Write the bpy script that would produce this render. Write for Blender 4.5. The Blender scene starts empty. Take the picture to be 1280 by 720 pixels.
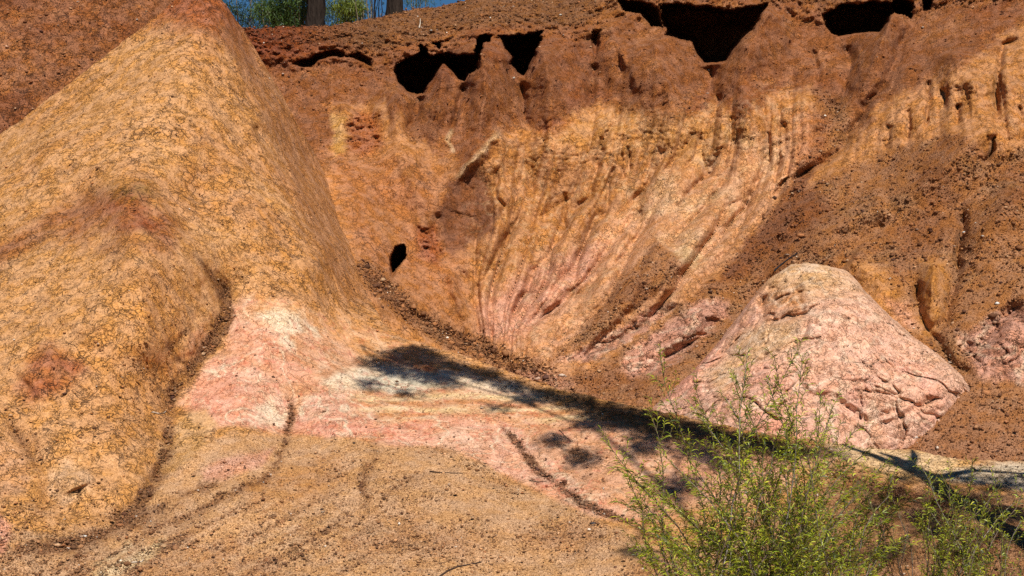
import bpy, math, random
import numpy as np
from mathutils import Vector
random.seed(7); rng = np.random.default_rng(11)
C = bpy.context.scene.collection
R = math.radians
# ---------------------------------------------------------------- camera, sky, sun, exposure
cam_d = bpy.data.cameras.new('camera'); cam = bpy.data.objects.new('camera', cam_d); C.objects.link(cam)
cam_d.lens = 50; cam_d.sensor_width = 36; cam_d.clip_start = 0.05; cam_d.clip_end = 5000
cam.location = (0, 0, 0); cam.rotation_euler = (R(90), 0, 0)
bpy.context.scene.camera = cam
SUN_EL, SUN_AZ = R(50), R(15)            # azimuth: how far the sun stands to the right of straight behind the camera
sd = Vector((math.sin(SUN_AZ)*math.cos(SUN_EL), -math.cos(SUN_AZ)*math.cos(SUN_EL), math.sin(SUN_EL)))
w = bpy.data.worlds.new('World'); bpy.context.scene.world = w; w.use_nodes = True
nt = w.node_tree; bg = nt.nodes['Background']
sky = nt.nodes.new('ShaderNodeTexSky'); sky.sky_type = 'NISHITA'; sky.sun_disc = False
sky.sun_elevation = SUN_EL; sky.sun_rotation = math.atan2(sd.x, sd.y); sky.altitude = 1800
sky.air_density = 1.0; sky.dust_density = 0.05; sky.ozone_density = 2.5
hsv = nt.nodes.new('ShaderNodeHueSaturation'); hsv.inputs['Saturation'].default_value = 1.32; nt.links.new(sky.outputs[0], hsv.inputs['Color']); nt.links.new(hsv.outputs[0], bg.inputs[0]); bg.inputs[1].default_value = 0.05
sl = bpy.data.lights.new('sun', 'SUN'); sl.energy = 5.0; sl.angle = R(0.53); sl.color = (1.0, 0.96, 0.89)
so = bpy.data.objects.new('sun', sl); C.objects.link(so); so.rotation_euler = sd.to_track_quat('Z', 'Y').to_euler()
so.location = (5, -10, 20)
vs = bpy.context.scene.view_settings
vs.view_transform = 'Standard'; vs.look = 'None'; vs.gamma = 1; vs.exposure = 0.08; vs.use_curve_mapping = False
bpy.context.scene.cycles.max_bounces = 5; bpy.context.scene.cycles.diffuse_bounces = 1
bpy.context.scene.cycles.use_denoising = False

FX = 1280*50/36.0
STEP = 1.45
# ---------------------------------------------------------------- numeric helpers
def h3(i, j, k, s):
    n = (i.astype(np.int64)*374761393 + j.astype(np.int64)*668265263 + k.astype(np.int64)*2147483647 + s*974634777) & 0xFFFFFFFF
    n = ((n ^ (n >> 13))*1274126177) & 0xFFFFFFFF
    n = ((n ^ (n >> 16))*2246822519) & 0xFFFFFFFF
    return ((n ^ (n >> 15)) & 0xFFFF)/65535.0
def vnoise(x, y, z, s=0):
    x, y, z = np.broadcast_arrays(x, y, z)
    xi, yi, zi = np.floor(x), np.floor(y), np.floor(z)
    fx, fy, fz = x-xi, y-yi, z-zi
    fx = fx*fx*(3-2*fx); fy = fy*fy*(3-2*fy); fz = fz*fz*(3-2*fz)
    r = 0
    for a in (0, 1):
        wx = fx if a else 1-fx
        for b in (0, 1):
            wy = fy if b else 1-fy
            for c in (0, 1):
                wz = fz if c else 1-fz
                r = r + wx*wy*wz*h3(xi+a, yi+b, zi+c, s)
    return r*2-1
def fbm(P, f, o=4, s=0, g=0.5, sc=(1, 1, 1)):
    r = 0; a = 1; t = 0
    for k in range(o):
        r = r + a*vnoise(P[0]*f*sc[0], P[1]*f*sc[1], P[2]*f*sc[2], s+k*17); t += a; a *= g; f *= 2.03
    return r/t
def ridged(P, f, o=4, s=0, g=0.5, sc=(1, 1, 1)):
    r = 0; a = 1; t = 0
    for k in range(o):
        r = r + a*(1-2*np.abs(vnoise(P[0]*f*sc[0], P[1]*f*sc[1], P[2]*f*sc[2], s+k*17))); t += a; a *= g; f *= 2.03
    return r/t
def sst(e0, e1, x):
    t = np.clip((x-e0)/(e1-e0), 0, 1); return t*t*(3-2*t)
def worley(P, f, s=0):
    x, y, z = P[0]*f, P[1]*f, P[2]*f; xi, yi, zi = np.floor(x), np.floor(y), np.floor(z); f1 = np.full(x.shape, 9.); f2 = np.full(x.shape, 9.); cid = np.zeros(x.shape)
    for a in (-1, 0, 1):
        for b in (-1, 0, 1):
            for c in (-1, 0, 1):
                i, j, k = xi+a, yi+b, zi+c; r1 = h3(i, j, k, s)
                d = (i+r1-x)**2+(j+h3(i, j, k, s+5)-y)**2+(k+h3(i, j, k, s+9)-z)**2
                n = d < f1; f2 = np.where(n, f1, np.minimum(f2, d)); cid = np.where(n, h3(i, j, k, s+13), cid); f1 = np.where(n, d, f1)
    return np.sqrt(f2)-np.sqrt(f1), cid, np.sqrt(f1)
class TPS:
    def __init__(s, pts, smooth=0.0):
        p = np.array(pts, float); s.c = p[:, :2]/300.0; v = p[:, 2]; n = len(v)
        d = np.linalg.norm(s.c[:, None]-s.c[None], axis=2)
        K = s.U(d) + np.eye(n)*smooth
        A = np.zeros((n+3, n+3)); A[:n, :n] = K; A[:n, n] = 1; A[:n, n+1:] = s.c
        A[n, :n] = 1; A[n+1:, :n] = s.c.T
        s.w = np.linalg.solve(A, np.concatenate([v, [0, 0, 0]])); s.n = n
    @staticmethod
    def U(d):
        return d*d*np.log(np.maximum(d, 1e-9))
    def __call__(s, X, Y):
        x = X/300.0; y = Y/300.0
        r = s.w[s.n] + s.w[s.n+1]*x + s.w[s.n+2]*y
        for i in range(s.n):
            q = (x-s.c[i, 0])**2 + (y-s.c[i, 1])**2
            r = r + s.w[i]*0.5*q*np.log(np.maximum(q, 1e-12))
        return r
def curve1(pts):
    p = np.array(pts, float)
    return lambda x: np.interp(x, p[:, 0], p[:, 1])
def polydist(X, Y, pts, closed=False):
    """distance to a polyline, and how far along it (0..1)"""
    p = np.array(pts, float)
    if closed: p = np.vstack([p, p[:1]])
    seg = np.linalg.norm(np.diff(p, axis=0), axis=1); cum = np.concatenate([[0], np.cumsum(seg)])
    D = np.full(X.shape, 1e9); T = np.zeros(X.shape); S = np.zeros(X.shape)
    for i in range(len(p)-1):
        a = p[i]; d = p[i+1]-a; L = max(seg[i], 1e-6)
        t = np.clip(((X-a[0])*d[0]+(Y-a[1])*d[1])/(L*L), 0, 1)
        q = np.hypot(X-a[0]-t*d[0], Y-a[1]-t*d[1])
        side = ((X-a[0])*d[1]-(Y-a[1])*d[0])
        m = q < D
        D = np.where(m, q, D); T = np.where(m, (cum[i]+t*seg[i])/cum[-1], T); S = np.where(m, np.sign(side), S)
    return D, T, S
def inside(X, Y, pts):
    p = np.array(pts, float); r = np.zeros(X.shape, bool); j = len(p)-1
    for i in range(len(p)):
        yi, yj = p[i, 1], p[j, 1]
        if yi != yj:
            c = ((yi > Y) != (yj > Y)) & (X < (p[j, 0]-p[i, 0])*(Y-yi)/(yj-yi)+p[i, 0])
            r ^= c
        j = i
    return r
def sub(X, Y, pts, pad):
    p = np.array(pts, float)
    return (X > p[:, 0].min()-pad) & (X < p[:, 0].max()+pad) & (Y > p[:, 1].min()-pad) & (Y < p[:, 1].max()+pad)
def poly_mask(X, Y, pts, soft):
    out = np.zeros(X.shape); m = sub(X, Y, pts, soft*2+2)
    if not m.any(): return out
    x, y = X[m], Y[m]; d, _, _ = polydist(x, y, pts, True)
    sd_ = np.where(inside(x, y, pts), d, -d)
    out[m] = sst(-soft, soft, sd_); return out
def line_mask(X, Y, pts, width, taper=True, wide_end=None):
    """1 on the line falling to 0 at width"""
    wmax = max(width, wide_end or 0); out = np.zeros(X.shape); m = sub(X, Y, pts, wmax*1.5)
    if not m.any(): return out
    d, t, _ = polydist(X[m], Y[m], pts)
    ww = width if wide_end is None else width+(wide_end-width)*t
    v = np.clip(1-d/ww, 0, 1)
    if taper == 'down': v = v*sst(0, .08, t)*(1-sst(.25, 1, t))
    elif taper: v = v*sst(0, 0.18, t)*sst(0, 0.18, 1-t)*(.85+.3*vnoise(X[m]/40., Y[m]/40., 0*X[m], 71))
    out[m] = v; return out
def lin(r, g, b, k=1.0):
    f = lambda c: ((c/255+0.055)/1.055)**2.4 if c > 10 else c/255/12.92
    return np.array([f(r), f(g), f(b)])*k
def world(PX, PY, D):
    return np.stack([(PX-640)/FX*D, D, (360-PY)/FX*D])

# ---------------------------------------------------------------- landform control data
crestA = curve1([(-700, -110), (215, -80), (262, 10), (300, 36), (330, 35), (360, 33), (400, 33), (430, 29), (455, 25), (485, 19), (510, 13), (540, 9), (575, 3), (600, -4), (680, -30), (800, -55), (1000, -75), (1700, -90)])
crestF = curve1([(-700, 640), (-400, 480), (-260, 370), (-150, 290), (0, 168), (30, 147), (60, 124), (95, 98), (130, 71), (165, 43), (200, 17), (225, -8), (245, -20), (262, -18), (272, -6), (285, 8), (300, 32), (318, 58), (330, 80), (350, 114), (375, 160), (400, 203), (415, 240), (430, 285), (455, 360), (480, 405), (505, 424), (530, 430), (560, 439), (600, 452), (640, 466), (700, 487), (760, 500), (850, 519), (950, 541), (1040, 553), (1080, 561), (1140, 563), (1165, 568), (1200, 576), (1280, 577), (1500, 600), (1900, 640)])
crestM = curve1([(790, 540), (820, 505), (860, 470), (900, 425), (925, 392), (945, 366), (960, 350), (975, 340), (988, 331), (1005, 328), (1025, 331), (1045, 334), (1060, 340), (1072, 352), (1085, 368), (1110, 392), (1140, 418), (1170, 440), (1200, 466), (1222, 492), (1250, 540)])
depthA = TPS([(-650, -60, 22), (-650, 300, 17), (-200, 0, 23), (-200, 250, 20), (0, 0, 22.5), (0, 170, 20.8), (150, 60, 22.3), (200, 0, 23.3),
 (320, 50, 24.0), (340, 120, 23.2), (400, 200, 21.8), (400, 60, 24.0), (460, 60, 24), (450, 150, 22.8), (440, 250, 20.8), (460, 350, 19.4), (500, 400, 19.3),
 (480, 90, 23.6), (500, 40, 24.6), (560, 10, 25.6), (500, 250, 21.5), (500, 330, 20.4), (540, 400, 19.7), (340, 300, 20.5), (400, 420, 19.2),
 (550, 90, 23.6), (607, 45, 24.0), (600, 130, 23.2), (600, 200, 22.6), (600, 300, 21.4), (600, 380, 20.6), (600, 430, 20.0), (600, 470, 19.2),
 (650, 60, 24.0), (700, 50, 24.2), (700, 0, 25.6), (700, 130, 23.3), (700, 200, 22.9), (700, 300, 21.8), (680, 400, 20.3), (700, 460, 19.2), (700, 510, 18.4),
 (800, 60, 23.8), (800, -10, 25), (800, 130, 23.1), (800, 200, 22.4), (800, 300, 21.3), (800, 380, 20), (800, 440, 19), (830, 500, 17.8), (830, 560, 17.1),
 (900, 100, 23.2), (950, 20, 24), (960, 120, 22.8), (950, 200, 22), (950, 280, 20.8), (900, 360, 19.8), (900, 420, 18.9),
 (1020, 120, 22.4), (1020, 200, 21.2), (1010, 290, 19.9), (1000, 400, 18.7), (1000, 560, 16.6),
 (1100, 30, 23.2), (1100, 120, 21.8), (1100, 200, 20.6), (1100, 300, 19.2), (1100, 400, 18), (1100, 540, 16.5),
 (1200, 0, 22.8), (1200, 100, 21), (1200, 200, 19.7), (1200, 300, 18.5), (1200, 400, 17.5), (1200, 500, 16.5), (1200, 590, 15.5),
 (1300, 0, 22), (1300, 150, 19.8), (1300, 300, 18), (1300, 450, 16.7), (1300, 600, 15.2), (1650, 0, 20.5), (1650, 300, 16.5), (1650, 600, 14.4)], 2e-4)
depthF = TPS([(-600, 640, 13), (-600, 800, 10.5), (235, -25, 20.0), (200, 18, 19.9), (130, 70, 19.6), (60, 125, 19.3), (0, 168, 19.1), (-150, 290, 18), (-260, 380, 17),
 (285, 5, 20.3), (300, 35, 20.6), (330, 80, 20.7), (370, 150, 21.0), (400, 205, 21.5), (430, 290, 20.3), (455, 360, 18.9), (480, 405, 17.8), (520, 430, 17.2),
 (600, 450, 16.8), (700, 490, 15.8), (850, 520, 14.9), (1040, 555, 14.1), (1280, 577, 13.4), (1640, 610, 12.5),
 (235, 60, 18.9), (235, 150, 17.9), (150, 150, 17.9), (60, 200, 17.6), (320, 150, 19.2), (380, 250, 19.1), (330, 250, 17.6), (350, 330, 16.9), (400, 320, 17.8), (250, 250, 17.1), (100, 245, 16.9), (0, 280, 16.8),
 (155, 238, 16.4), (200, 300, 15.8), (150, 330, 15.3), (60, 330, 15.7), (0, 400, 15), (120, 430, 14.5), (190, 430, 14.8), (245, 330, 16.0), (282, 370, 16.3), (262, 430, 15.7), (215, 490, 14.9), (60, 520, 13.7), (150, 560, 13.5), (0, 560, 13.3), (200, 600, 13.4), (90, 620, 12.9), (100, 700, 12.1), (0, 700, 12.0), (-200, 500, 13.5), (-200, 720, 11.7),
 (320, 378, 16.3), (400, 400, 16.7), (330, 430, 15.6), (300, 490, 14.9), (420, 470, 15.6), (415, 530, 14.6), (360, 520, 14.9), (500, 470, 16.0), (560, 500, 15.3), (520, 555, 14.3), (640, 520, 15.0), (640, 590, 13.9), (700, 560, 14.2), (760, 600, 13.5), (760, 540, 14.5), (850, 570, 13.8), (850, 640, 12.9), (940, 620, 13.1), (1000, 590, 13.4), (1100, 620, 12.7), (1200, 610, 12.7), (1280, 640, 12.1),
 (300, 560, 13.9), (300, 640, 12.8), (300, 720, 11.9), (450, 600, 13.5), (450, 720, 11.9), (600, 650, 12.8), (600, 720, 11.9), (750, 680, 12.4), (850, 720, 11.6), (1000, 680, 12.1), (1000, 720, 11.5), (1280, 720, 11.0), (1600, 720, 10.6),
 (-260, 800, 10.9), (300, 800, 10.9), (800, 800, 10.7), (1280, 800, 10.2), (1640, 800, 9.8)], 2e-4)
depthM = TPS([(1010, 330, 18.0), (960, 350, 18.0), (1065, 345, 17.9), (900, 425, 18.0), (825, 505, 17.4), (1140, 418, 17.4), (1222, 492, 16.6), (1000, 400, 17.0), (1040, 450, 16.4), (950, 450, 16.8), (900, 500, 16.5), (1000, 520, 15.9), (1100, 480, 16.2), (1100, 540, 15.95), (1180, 510, 16.35), (1220, 530, 16.9), (1050, 560, 15.7), (1060, 380, 17.1), (880, 550, 16.3), (1250, 560, 16.9)])
z6 = lambda L: [(470+x/4, 20+y/4) for x, y in L]
CAVES = [
 (z6([(88, 270), (105, 235), (150, 205), (215, 188), (225, 145), (250, 160), (270, 190), (370, 192), (440, 195), (490, 190), (510, 140), (515, 100), (545, 82), (575, 90), (562, 118), (535, 125), (525, 200), (512, 260), (495, 285), (460, 290), (440, 325), (415, 315), (365, 262), (342, 236), (333, 240), (300, 300), (270, 340), (240, 392), (200, 396), (150, 375), (112, 330)]), 2.8),
 (z6([(612, 92), (660, 98), (720, 84), (790, 86), (832, 66), (826, 110), (802, 185), (762, 270), (740, 310), (700, 280), (668, 238), (678, 205), (650, 160)]), 2.8),
 (z6([(285, 130), (342, 124), (315, 172)]), 1.0),
 ([(824, 4), (880, 7), (920, 11), (960, 4), (948, 27), (930, 48), (917, 64), (909, 77), (895, 80), (880, 80), (870, 68), (865, 52), (850, 49), (833, 44), (828, 25)], 3.0),
 ([(773, -2), (800, 3), (822, 7), (829, 34), (814, 33), (800, 17), (778, 13)], 1.6),
 ([(1027, 17), (1042, 12), (1052, 4), (1085, 2), (1115, 4), (1122, -2), (1142, 2), (1139, 23), (1130, 19), (1118, 13), (1110, 28), (1099, 42), (1085, 40), (1065, 42), (1048, 45), (1038, 42), (1031, 30)], 2.6),
 ([(1152, -3), (1166, -3), (1163, 12), (1154, 14)], 1.2),
 ([(488, 321), (493, 307), (505, 308), (508, 317), (501, 331), (490, 348), (487, 335)], 1.6),
 ([(365, 80), (378, 73), (390, 69), (400, 66), (420, 63), (430, 66), (428, 74), (415, 72), (400, 75), (390, 83), (378, 84)], 0.8),
 ([(425, 70), (448, 66), (462, 72), (465, 84), (455, 79), (440, 74)], 0.7),
 ([(740, 40), (752, 38), (750, 55), (744, 74), (740, 60)], 0.5),
 ([(966, 244), (975, 226), (986, 221), (978, 240), (968, 252)], 0.25),
]
# grooves worn by water in the back wall: points, width px, depth m
GROOVES_A = [
 ([(778, 100), (772, 132), (765, 156), (749, 182), (743, 210), (739, 231), (736, 246), (720, 264), (702, 293), (684, 322)], 7, .34),
 ([(776, 184), (776, 208), (781, 229)], 4, .16), ([(786, 180), (786, 216)], 4, .18),
 ([(764, 203), (761, 224), (762, 246), (756, 265), (746, 280)], 5, .18),
 ([(622, 198), (622, 217), (622, 246), (631, 255), (628, 284)], 6, .32), ([(706, 236), (709, 274)], 4, .12),
 ([(822, 226), (838, 201), (860, 177), (872, 160)], 6, .22),
 ([(704, 240), (706, 287), (687, 314), (667, 341), (660, 364), (640, 388), (628, 420)], 7, .28),
 ([(758, 243), (748, 262), (734, 297), (714, 334), (694, 358), (672, 392), (652, 415)], 7, .26),
 ([(818, 250), (792, 270), (761, 307), (728, 351), (694, 388), (674, 400), (645, 423)], 8, .30),
 ([(657, 250), (647, 277), (627, 307), (613, 331), (598, 362), (600, 400)], 7, .25),
 ([(839, 260), (805, 287), (761, 331), (730, 365), (700, 397)], 7, .24),
 ([(900, 235), (876, 262), (855, 284), (828, 314)], 6, .2),
 ([(958, 160), (956, 202), (947, 232), (933, 262), (908, 292), (880, 322), (858, 345)], 8, .32),
 ([(905, 180), (888, 212), (862, 240), (835, 268)], 6, .24), ([(925, 150), (918, 190), (905, 225), (880, 258)], 6, .2),
 ([(838, 170), (826, 200), (800, 240), (780, 262)], 6, .2), ([(985, 150), (982, 185), (970, 215)], 6, .22),
 ([(880, 165), (868, 195), (850, 215)], 5, .16),
 ([(513, 150), (512, 170), (520, 185)], 5, .25), ([(530, 118), (522, 140), (514, 160)], 7, .3),
 ([(581, 100), (579, 118), (568, 150), (562, 168)], 6, .3), ([(655, 97), (652, 118), (655, 140), (665, 165)], 9, .3),
 ([(744, 75), (741, 100), (735, 125)], 7, .28), ([(890, 80), (892, 110), (905, 135)], 14, .35),
 ([(1060, 45), (1062, 90), (1050, 130), (1030, 165)], 12, .35), ([(1015, 60), (1022, 90), (1030, 120)], 6, .15),
 ([(1141, 20), (1120, 75), (1095, 115), (1075, 145), (1058, 172), (1030, 200), (990, 230), (975, 250)], 9, .40),
 ([(1280, 45), (1255, 58), (1248, 90), (1246, 130), (1243, 158)], 7, .45), ([(1243, 162), (1242, 185), (1228, 205)], 5, .3),
 ([(1160, 95), (1158, 130), (1156, 165)], 5, .3), ([(1178, 105), (1178, 140)], 5, .22), ([(1196, 130), (1196, 158)], 6, .22), ([(1135, 130), (1133, 175)], 5, .2), ([(1110, 150), (1105, 190)], 5, .16),
 ([(1207, 240), (1203, 300), (1195, 340), (1182, 400), (1150, 425)], 9, .3), ([(1140, 340), (1150, 395), (1160, 420), (1190, 455), (1225, 480)], 10, .28),
 ([(1280, 370), (1250, 400), (1225, 430), (1190, 445)], 12, .25), ([(1275, 130), (1278, 180)], 7, .3),
 ([(548, 262), (545, 300), (556, 330)], 8, .2), ([(575, 330), (588, 370), (597, 400)], 6, .15),
 ([(465, 340), (485, 370), (520, 395), (556, 418), (600, 432)], 18, .20), ([(1000, 330), (940, 372), (880, 420), (820, 455), (760, 478), (700, 490)], 15, .25),
 ([(895, 410), (840, 445), (790, 478)], 10, .15), ([(860, 375), (800, 405), (740, 440), (690, 462)], 14, .25),
 ([(790, 30), (770, 45), (772, 80), (779, 104)], 8, .2), ([(700, 70), (706, 100), (700, 130)], 12, .12),
]
RIDGES_A = [
 ([(554, 80), (552, 110), (548, 150), (540, 180), (545, 240)], 26, .40), ([(607, 47), (604, 80), (606, 120), (600, 165), (584, 200), (552, 262), (548, 330)], 36, .55),
 ([(672, 50), (684, 80), (690, 120), (688, 165), (680, 250)], 38, .42), ([(762, 22), (772, 60), (800, 110), (815, 190)], 30, .25), ([(815, 45), (825, 90), (835, 130), (830, 200)], 32, .4),
 ([(965, 5), (940, 55), (928, 100), (935, 145), (920, 220)], 36, .45), ([(1116, 14), (1098, 60), (1075, 110), (1055, 150)], 26, .40), ([(500, 105), (490, 140), (505, 190), (530, 280)], 24, .25),
 ([(627, 160), (605, 185), (583, 204), (562, 232), (549, 262)], 12, .22), ([(558, 340), (570, 372), (585, 398), (600, 424)], 9, .2),
 ([(632, 162), (640, 200), (640, 260), (622, 320)], 22, .2), ([(900, 385), (860, 415), (800, 450)], 24, .2),
 ([(1060, 325), (1095, 350), (1125, 390)], 34, .35), ([(1165, 325), (1166, 370), (1158, 420)], 20, .35), ([(1270, 400), (1240, 440), (1225, 480)], 30, .2),
 ([(850, 312), (820, 340), (760, 385), (690, 440)], 22, .25), ([(1215, 95), (1225, 130), (1222, 165)], 18, .25), ([(432, 130), (425, 160), (420, 190)], 16, .3),
 ([(490, 180), (530, 260), (540, 340)], 40, .25), ([(1250, 150), (1160, 225), (1060, 305)], 46, .5), ([(1280, 230), (1235, 290), (1215, 360)], 30, .35), ([(1110, 250), (1020, 300), (940, 360)], 26, .3), ([(1190, 60), (1200, 100), (1210, 150)], 24, .35), ([(1050, 235), (960, 300), (880, 365), (800, 420)], 14, .18),
]
GROOVES_F = [
 ([(232, 305), (248, 325), (268, 345), (285, 365), (284, 395), (264, 430), (238, 465), (216, 490), (207, 520), (209, 560), (192, 600), (168, 642), (120, 670), (50, 700)], 13, .22),
 ([(256, 395), (230, 415), (212, 432), (218, 448), (236, 458)], 8, .12), ([(205, 240), (222, 275), (240, 310)], 9, .12), ([(340, 165), (328, 170)], 4, .1),
 ([(350, 480), (363, 500), (366, 520), (361, 545), (335, 598), (262, 632), (180, 682)], 11, .12), ([(462, 540), (470, 572), (456, 600), (454, 650)], 12, .06),
 ([(560, 585), (520, 600), (480, 630)], 12, .04), ([(622, 524), (648, 560), (675, 590), (722, 622), (782, 652), (840, 682)], 11, .12),
 ([(560, 520), (600, 560), (660, 600)], 8, .05), ([(705, 545), (722, 570), (735, 600)], 14, .07), ([(0, 310), (60, 345), (110, 400), (150, 440)], 12, .08), ([(30, 370), (60, 410), (80, 430)], 9, .07), ([(152, 118), (156, 130)], 4, .12), ([(158, 142), (166, 148)], 4, .12), ([(322, 158), (332, 184)], 4, .16), ([(277, 38), (273, 50)], 4, .12), ([(290, 76), (294, 84)], 4, .14), ([(280, 290), (284, 300)], 3, .1), ([(372, 240), (380, 262)], 4, .12), ([(396, 300), (402, 322)], 4, .12), ([(0, 520), (40, 560), (60, 620), (50, 650)], 16, .18),
 ([(155, 230), (100, 265), (50, 300), (0, 335)], 16, .1), ([(400, 210), (420, 260), (450, 330), (480, 372)], 14, .16), ([(330, 75), (345, 120), (372, 180)], 6, .12),
 ([(260, 560), (240, 585), (215, 612)], 9, .06), ([(322, 575), (290, 600), (262, 612)], 9, .05), ([(120, 690), (180, 670), (260, 640)], 8, .05),
 ([(1160, 600), (1080, 590), (1030, 560)], 8, .06),
]
RIDGES_F = [
 ([(235, -20), (262, 20), (300, 90), (350, 190), (390, 270), (430, 350)], 40, .35), ([(236, 405), (232, 430), (240, 445)], 18, .05), ([(80, 440), (60, 450), (30, 480)], 40, .16),
 ([(90, 590), (100, 612)], 26, .14), ([(395, 215), (430, 320), (455, 370)], 18, .1), ([(155, 235), (170, 330), (190, 430), (205, 470)], 30, .12),
 ([(265, 540), (245, 565), (215, 590)], 16, .10), ([(320, 560), (290, 590)], 14, .06), ([(300, 470), (290, 520)], 40, .1), ([(420, 500), (415, 545)], 36, .08), ([(540, 500), (600, 560), (680, 610)], 30, .08),
 ([(680, 530), (705, 575)], 26, .1), ([(180, 690), (120, 715)], 10, .06), ([(900, 560), (860, 620)], 40, .08), ([(215, 165), (235, 200)], 3, .0),
]
flow = TPS([(540, 120, -1), (548, 300, -.8), (590, 420, -.6), (622, 201, 0), (622, 281, 0), (603, 385, 0), (765, 130, 1.6), (740, 231, 1.6), (706, 287, 1.6), (660, 364, 1.2), (630, 418, .8),
 (870, 140, 3), (838, 201, 2.8), (792, 270, 2.6), (728, 351, 2.2), (647, 421, 1.4), (965, 130, 4.3), (956, 200, 4.2), (935, 260, 4.1), (880, 322, 3.9), (790, 400, 3.4), (700, 455, 2.6),
 (1060, 150, 5.6), (1000, 300, 5.4), (900, 410, 5.1), (760, 480, 4.4), (1200, 100, 7.6), (1200, 300, 7.4), (1180, 450, 7.2), (1400, 100, 11), (1400, 450, 11), (300, 100, -4.5), (340, 300, -4), (440, 380, -2.6), (0, 100, -9), (-100, 250, -10)])

PINKS = ([(775, 458), (800, 425), (842, 396), (880, 374), (912, 376), (912, 396), (872, 430), (825, 462), (785, 470)], [(700, 452), (760, 418), (820, 380), (846, 378), (800, 415), (745, 450)], [(1195, 420), (1240, 395), (1300, 370), (1450, 350), (1450, 480), (1280, 478), (1225, 475)])
CLODS = [(600, 150), (700, 130), (780, 120), (900, 110), (1010, 110), (1015, 190), (900, 200), (780, 205), (620, 215)]
def depth_A(PX, PY, P0=None):
    D0 = depthA(PX, PY); P = world(PX, PY, D0)
    wx = PX+fbm(P, 1.9, 3, 5)*7; wy = PY+fbm(P, 1.9, 3, 6)*7
    D = D0.copy()
    for pts, wd, am in GROOVES_A: D += am*(.62*line_mask(wx, wy, pts, wd*1.0)**1.2+.42*line_mask(wx, wy, pts, wd*2.6)**1.5)
    for pts, wd, am in RIDGES_A: D -= am*(1.9 if pts[0][1] < 56 or pts[0][0] < 560 and pts[0][1] < 110 else 1)*line_mask(wx, wy, pts, wd*(1.1 if pts[0][1] < 110 else 1), 'down', wd*(1.5 if pts[0][1] < 110 else 1))
    S = flow(PX, PY)
    flute_zone = poly_mask(wx, wy, FLUTES, 30) + 0.4*poly_mask(wx, wy, FLUTES_R, 30)
    ff = lambda k, s: np.abs(vnoise(S*k+fbm(P, 1.3, 2, s+3)*.28, PY*0.006, 0*PX, s))
    D += flute_zone*(-.50*ff(2.3, 31)**.7 - .22*ff(5.5, 33)**.7 - .035*ff(16, 34))
    Pw = P+np.stack([fbm(P, 4, 3, 81), fbm(P, 4, 3, 82), fbm(P, 4, 3, 83)])*.12
    wk, wc, w1 = worley(Pw, 2.6, 3); wk2, wc2, _ = worley(Pw, 7.5, 4)
    rock = np.clip(poly_mask(wx, wy, PINKS[0], 8)+poly_mask(wx, wy, PINKS[1], 8)+poly_mask(wx, wy, PINKS[2], 8), 0, 1)*.6; clod = poly_mask(wx, wy, CLODS, 20)*.6+.15*flute_zone+.7*poly_mask(wx, wy, FLUTES_R, 22)
    D += rock*(.09*np.exp(-wk*14)+.10*(wc-.5)+.03*np.exp(-wk2*10)) + np.clip(clod, 0, 1)*(.035*np.exp(-wk2*7)-.05*(wc2-.5)) + (1-rock)*.012*np.exp(-wk2*9)
    up = sst(220, 120, PY)*sst(60, 100, PY)*(PX > 300)
    D += up*(.05*vnoise(PX/9., PY/60., 0*PX, 41))
    crust = sst(34, 10, np.abs(PY-(lipline(PX)-6)))*(PX > 300)
    knob = poly_mask(wx, wy, [(430, 150), (445, 138), (470, 145), (478, 180), (455, 195), (435, 185)], 8) + poly_mask(wx, wy, [(520, 285), (545, 282), (552, 310), (545, 330), (525, 318)], 8) + poly_mask(wx, wy, [(1000, 140), (1040, 150), (1030, 200), (985, 215)], 10)*.5 + poly_mask(wx, wy, [(690, 145), (720, 150), (700, 170), (670, 165)], 8)*.7
    D += crust*(-.20*np.abs(fbm(P, 3.2, 4, 50, .6))-.18*fbm(P, 9, 3, 51, .6)-.10) - knob*(.22*fbm(P, 7, 4, 53, .65))
    D += -.16*fbm(P, 1.0, 4, 60) - .030*fbm(P, 6, 3, 61) - .012*fbm(P, 22, 2, 62)
    cx = PX+fbm(P, 5, 3, 8, .65)*5; cy = PY+fbm(P, 5, 3, 9, .65)*5
    lip = PY*0
    for pts, dp in CAVES:
        m = sub(PX, PY, pts, 40)
        if not m.any(): continue
        v = np.zeros(PX.shape); x = cx[m]; y = cy[m]
        # ragged above, clean below where the slopes of the teeth cut the hollow
        x = np.where(y > np.array(pts)[:, 1].mean(), PX[m]+.35*(x-PX[m]), x); y = np.where(PY[m] > np.array(pts)[:, 1].mean(), PY[m]+.35*(cy[m]-PY[m]), y)
        d, _, _ = polydist(x, y, pts, True); s_ = np.where(inside(x, y, pts), d, -d)
        v[m] = dp*(.45*sst(-.7, .9, s_)+.55*sst(0, 7, s_)); D = np.maximum(D, D+v)
        v[m] = sst(-.7, .9, s_); lip = np.maximum(lip, v)
    return D, P, wx, wy, S, flute_zone, crust, knob, lip
lipline = curve1([(300, 50), (370, 68), (420, 62), (470, 70), (520, 60), (600, 40), (660, 38), (720, 42), (760, 20), (800, 8), (900, 4), (1000, 8), (1030, 12), (1100, 2), (1160, 0), (1300, -20)])
FLUTES = [(600, 200), (640, 165), (700, 165), (760, 140), (860, 135), (960, 115), (1015, 125), (1010, 205), (965, 255), (900, 320), (845, 370), (700, 465), (640, 440), (600, 410), (590, 300)]
FLUTES_R = [(1060, 175), (1100, 115), (1200, 85), (1420, 50), (1420, 200), (1280, 195), (1190, 165), (1110, 190), (1050, 215)]

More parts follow.
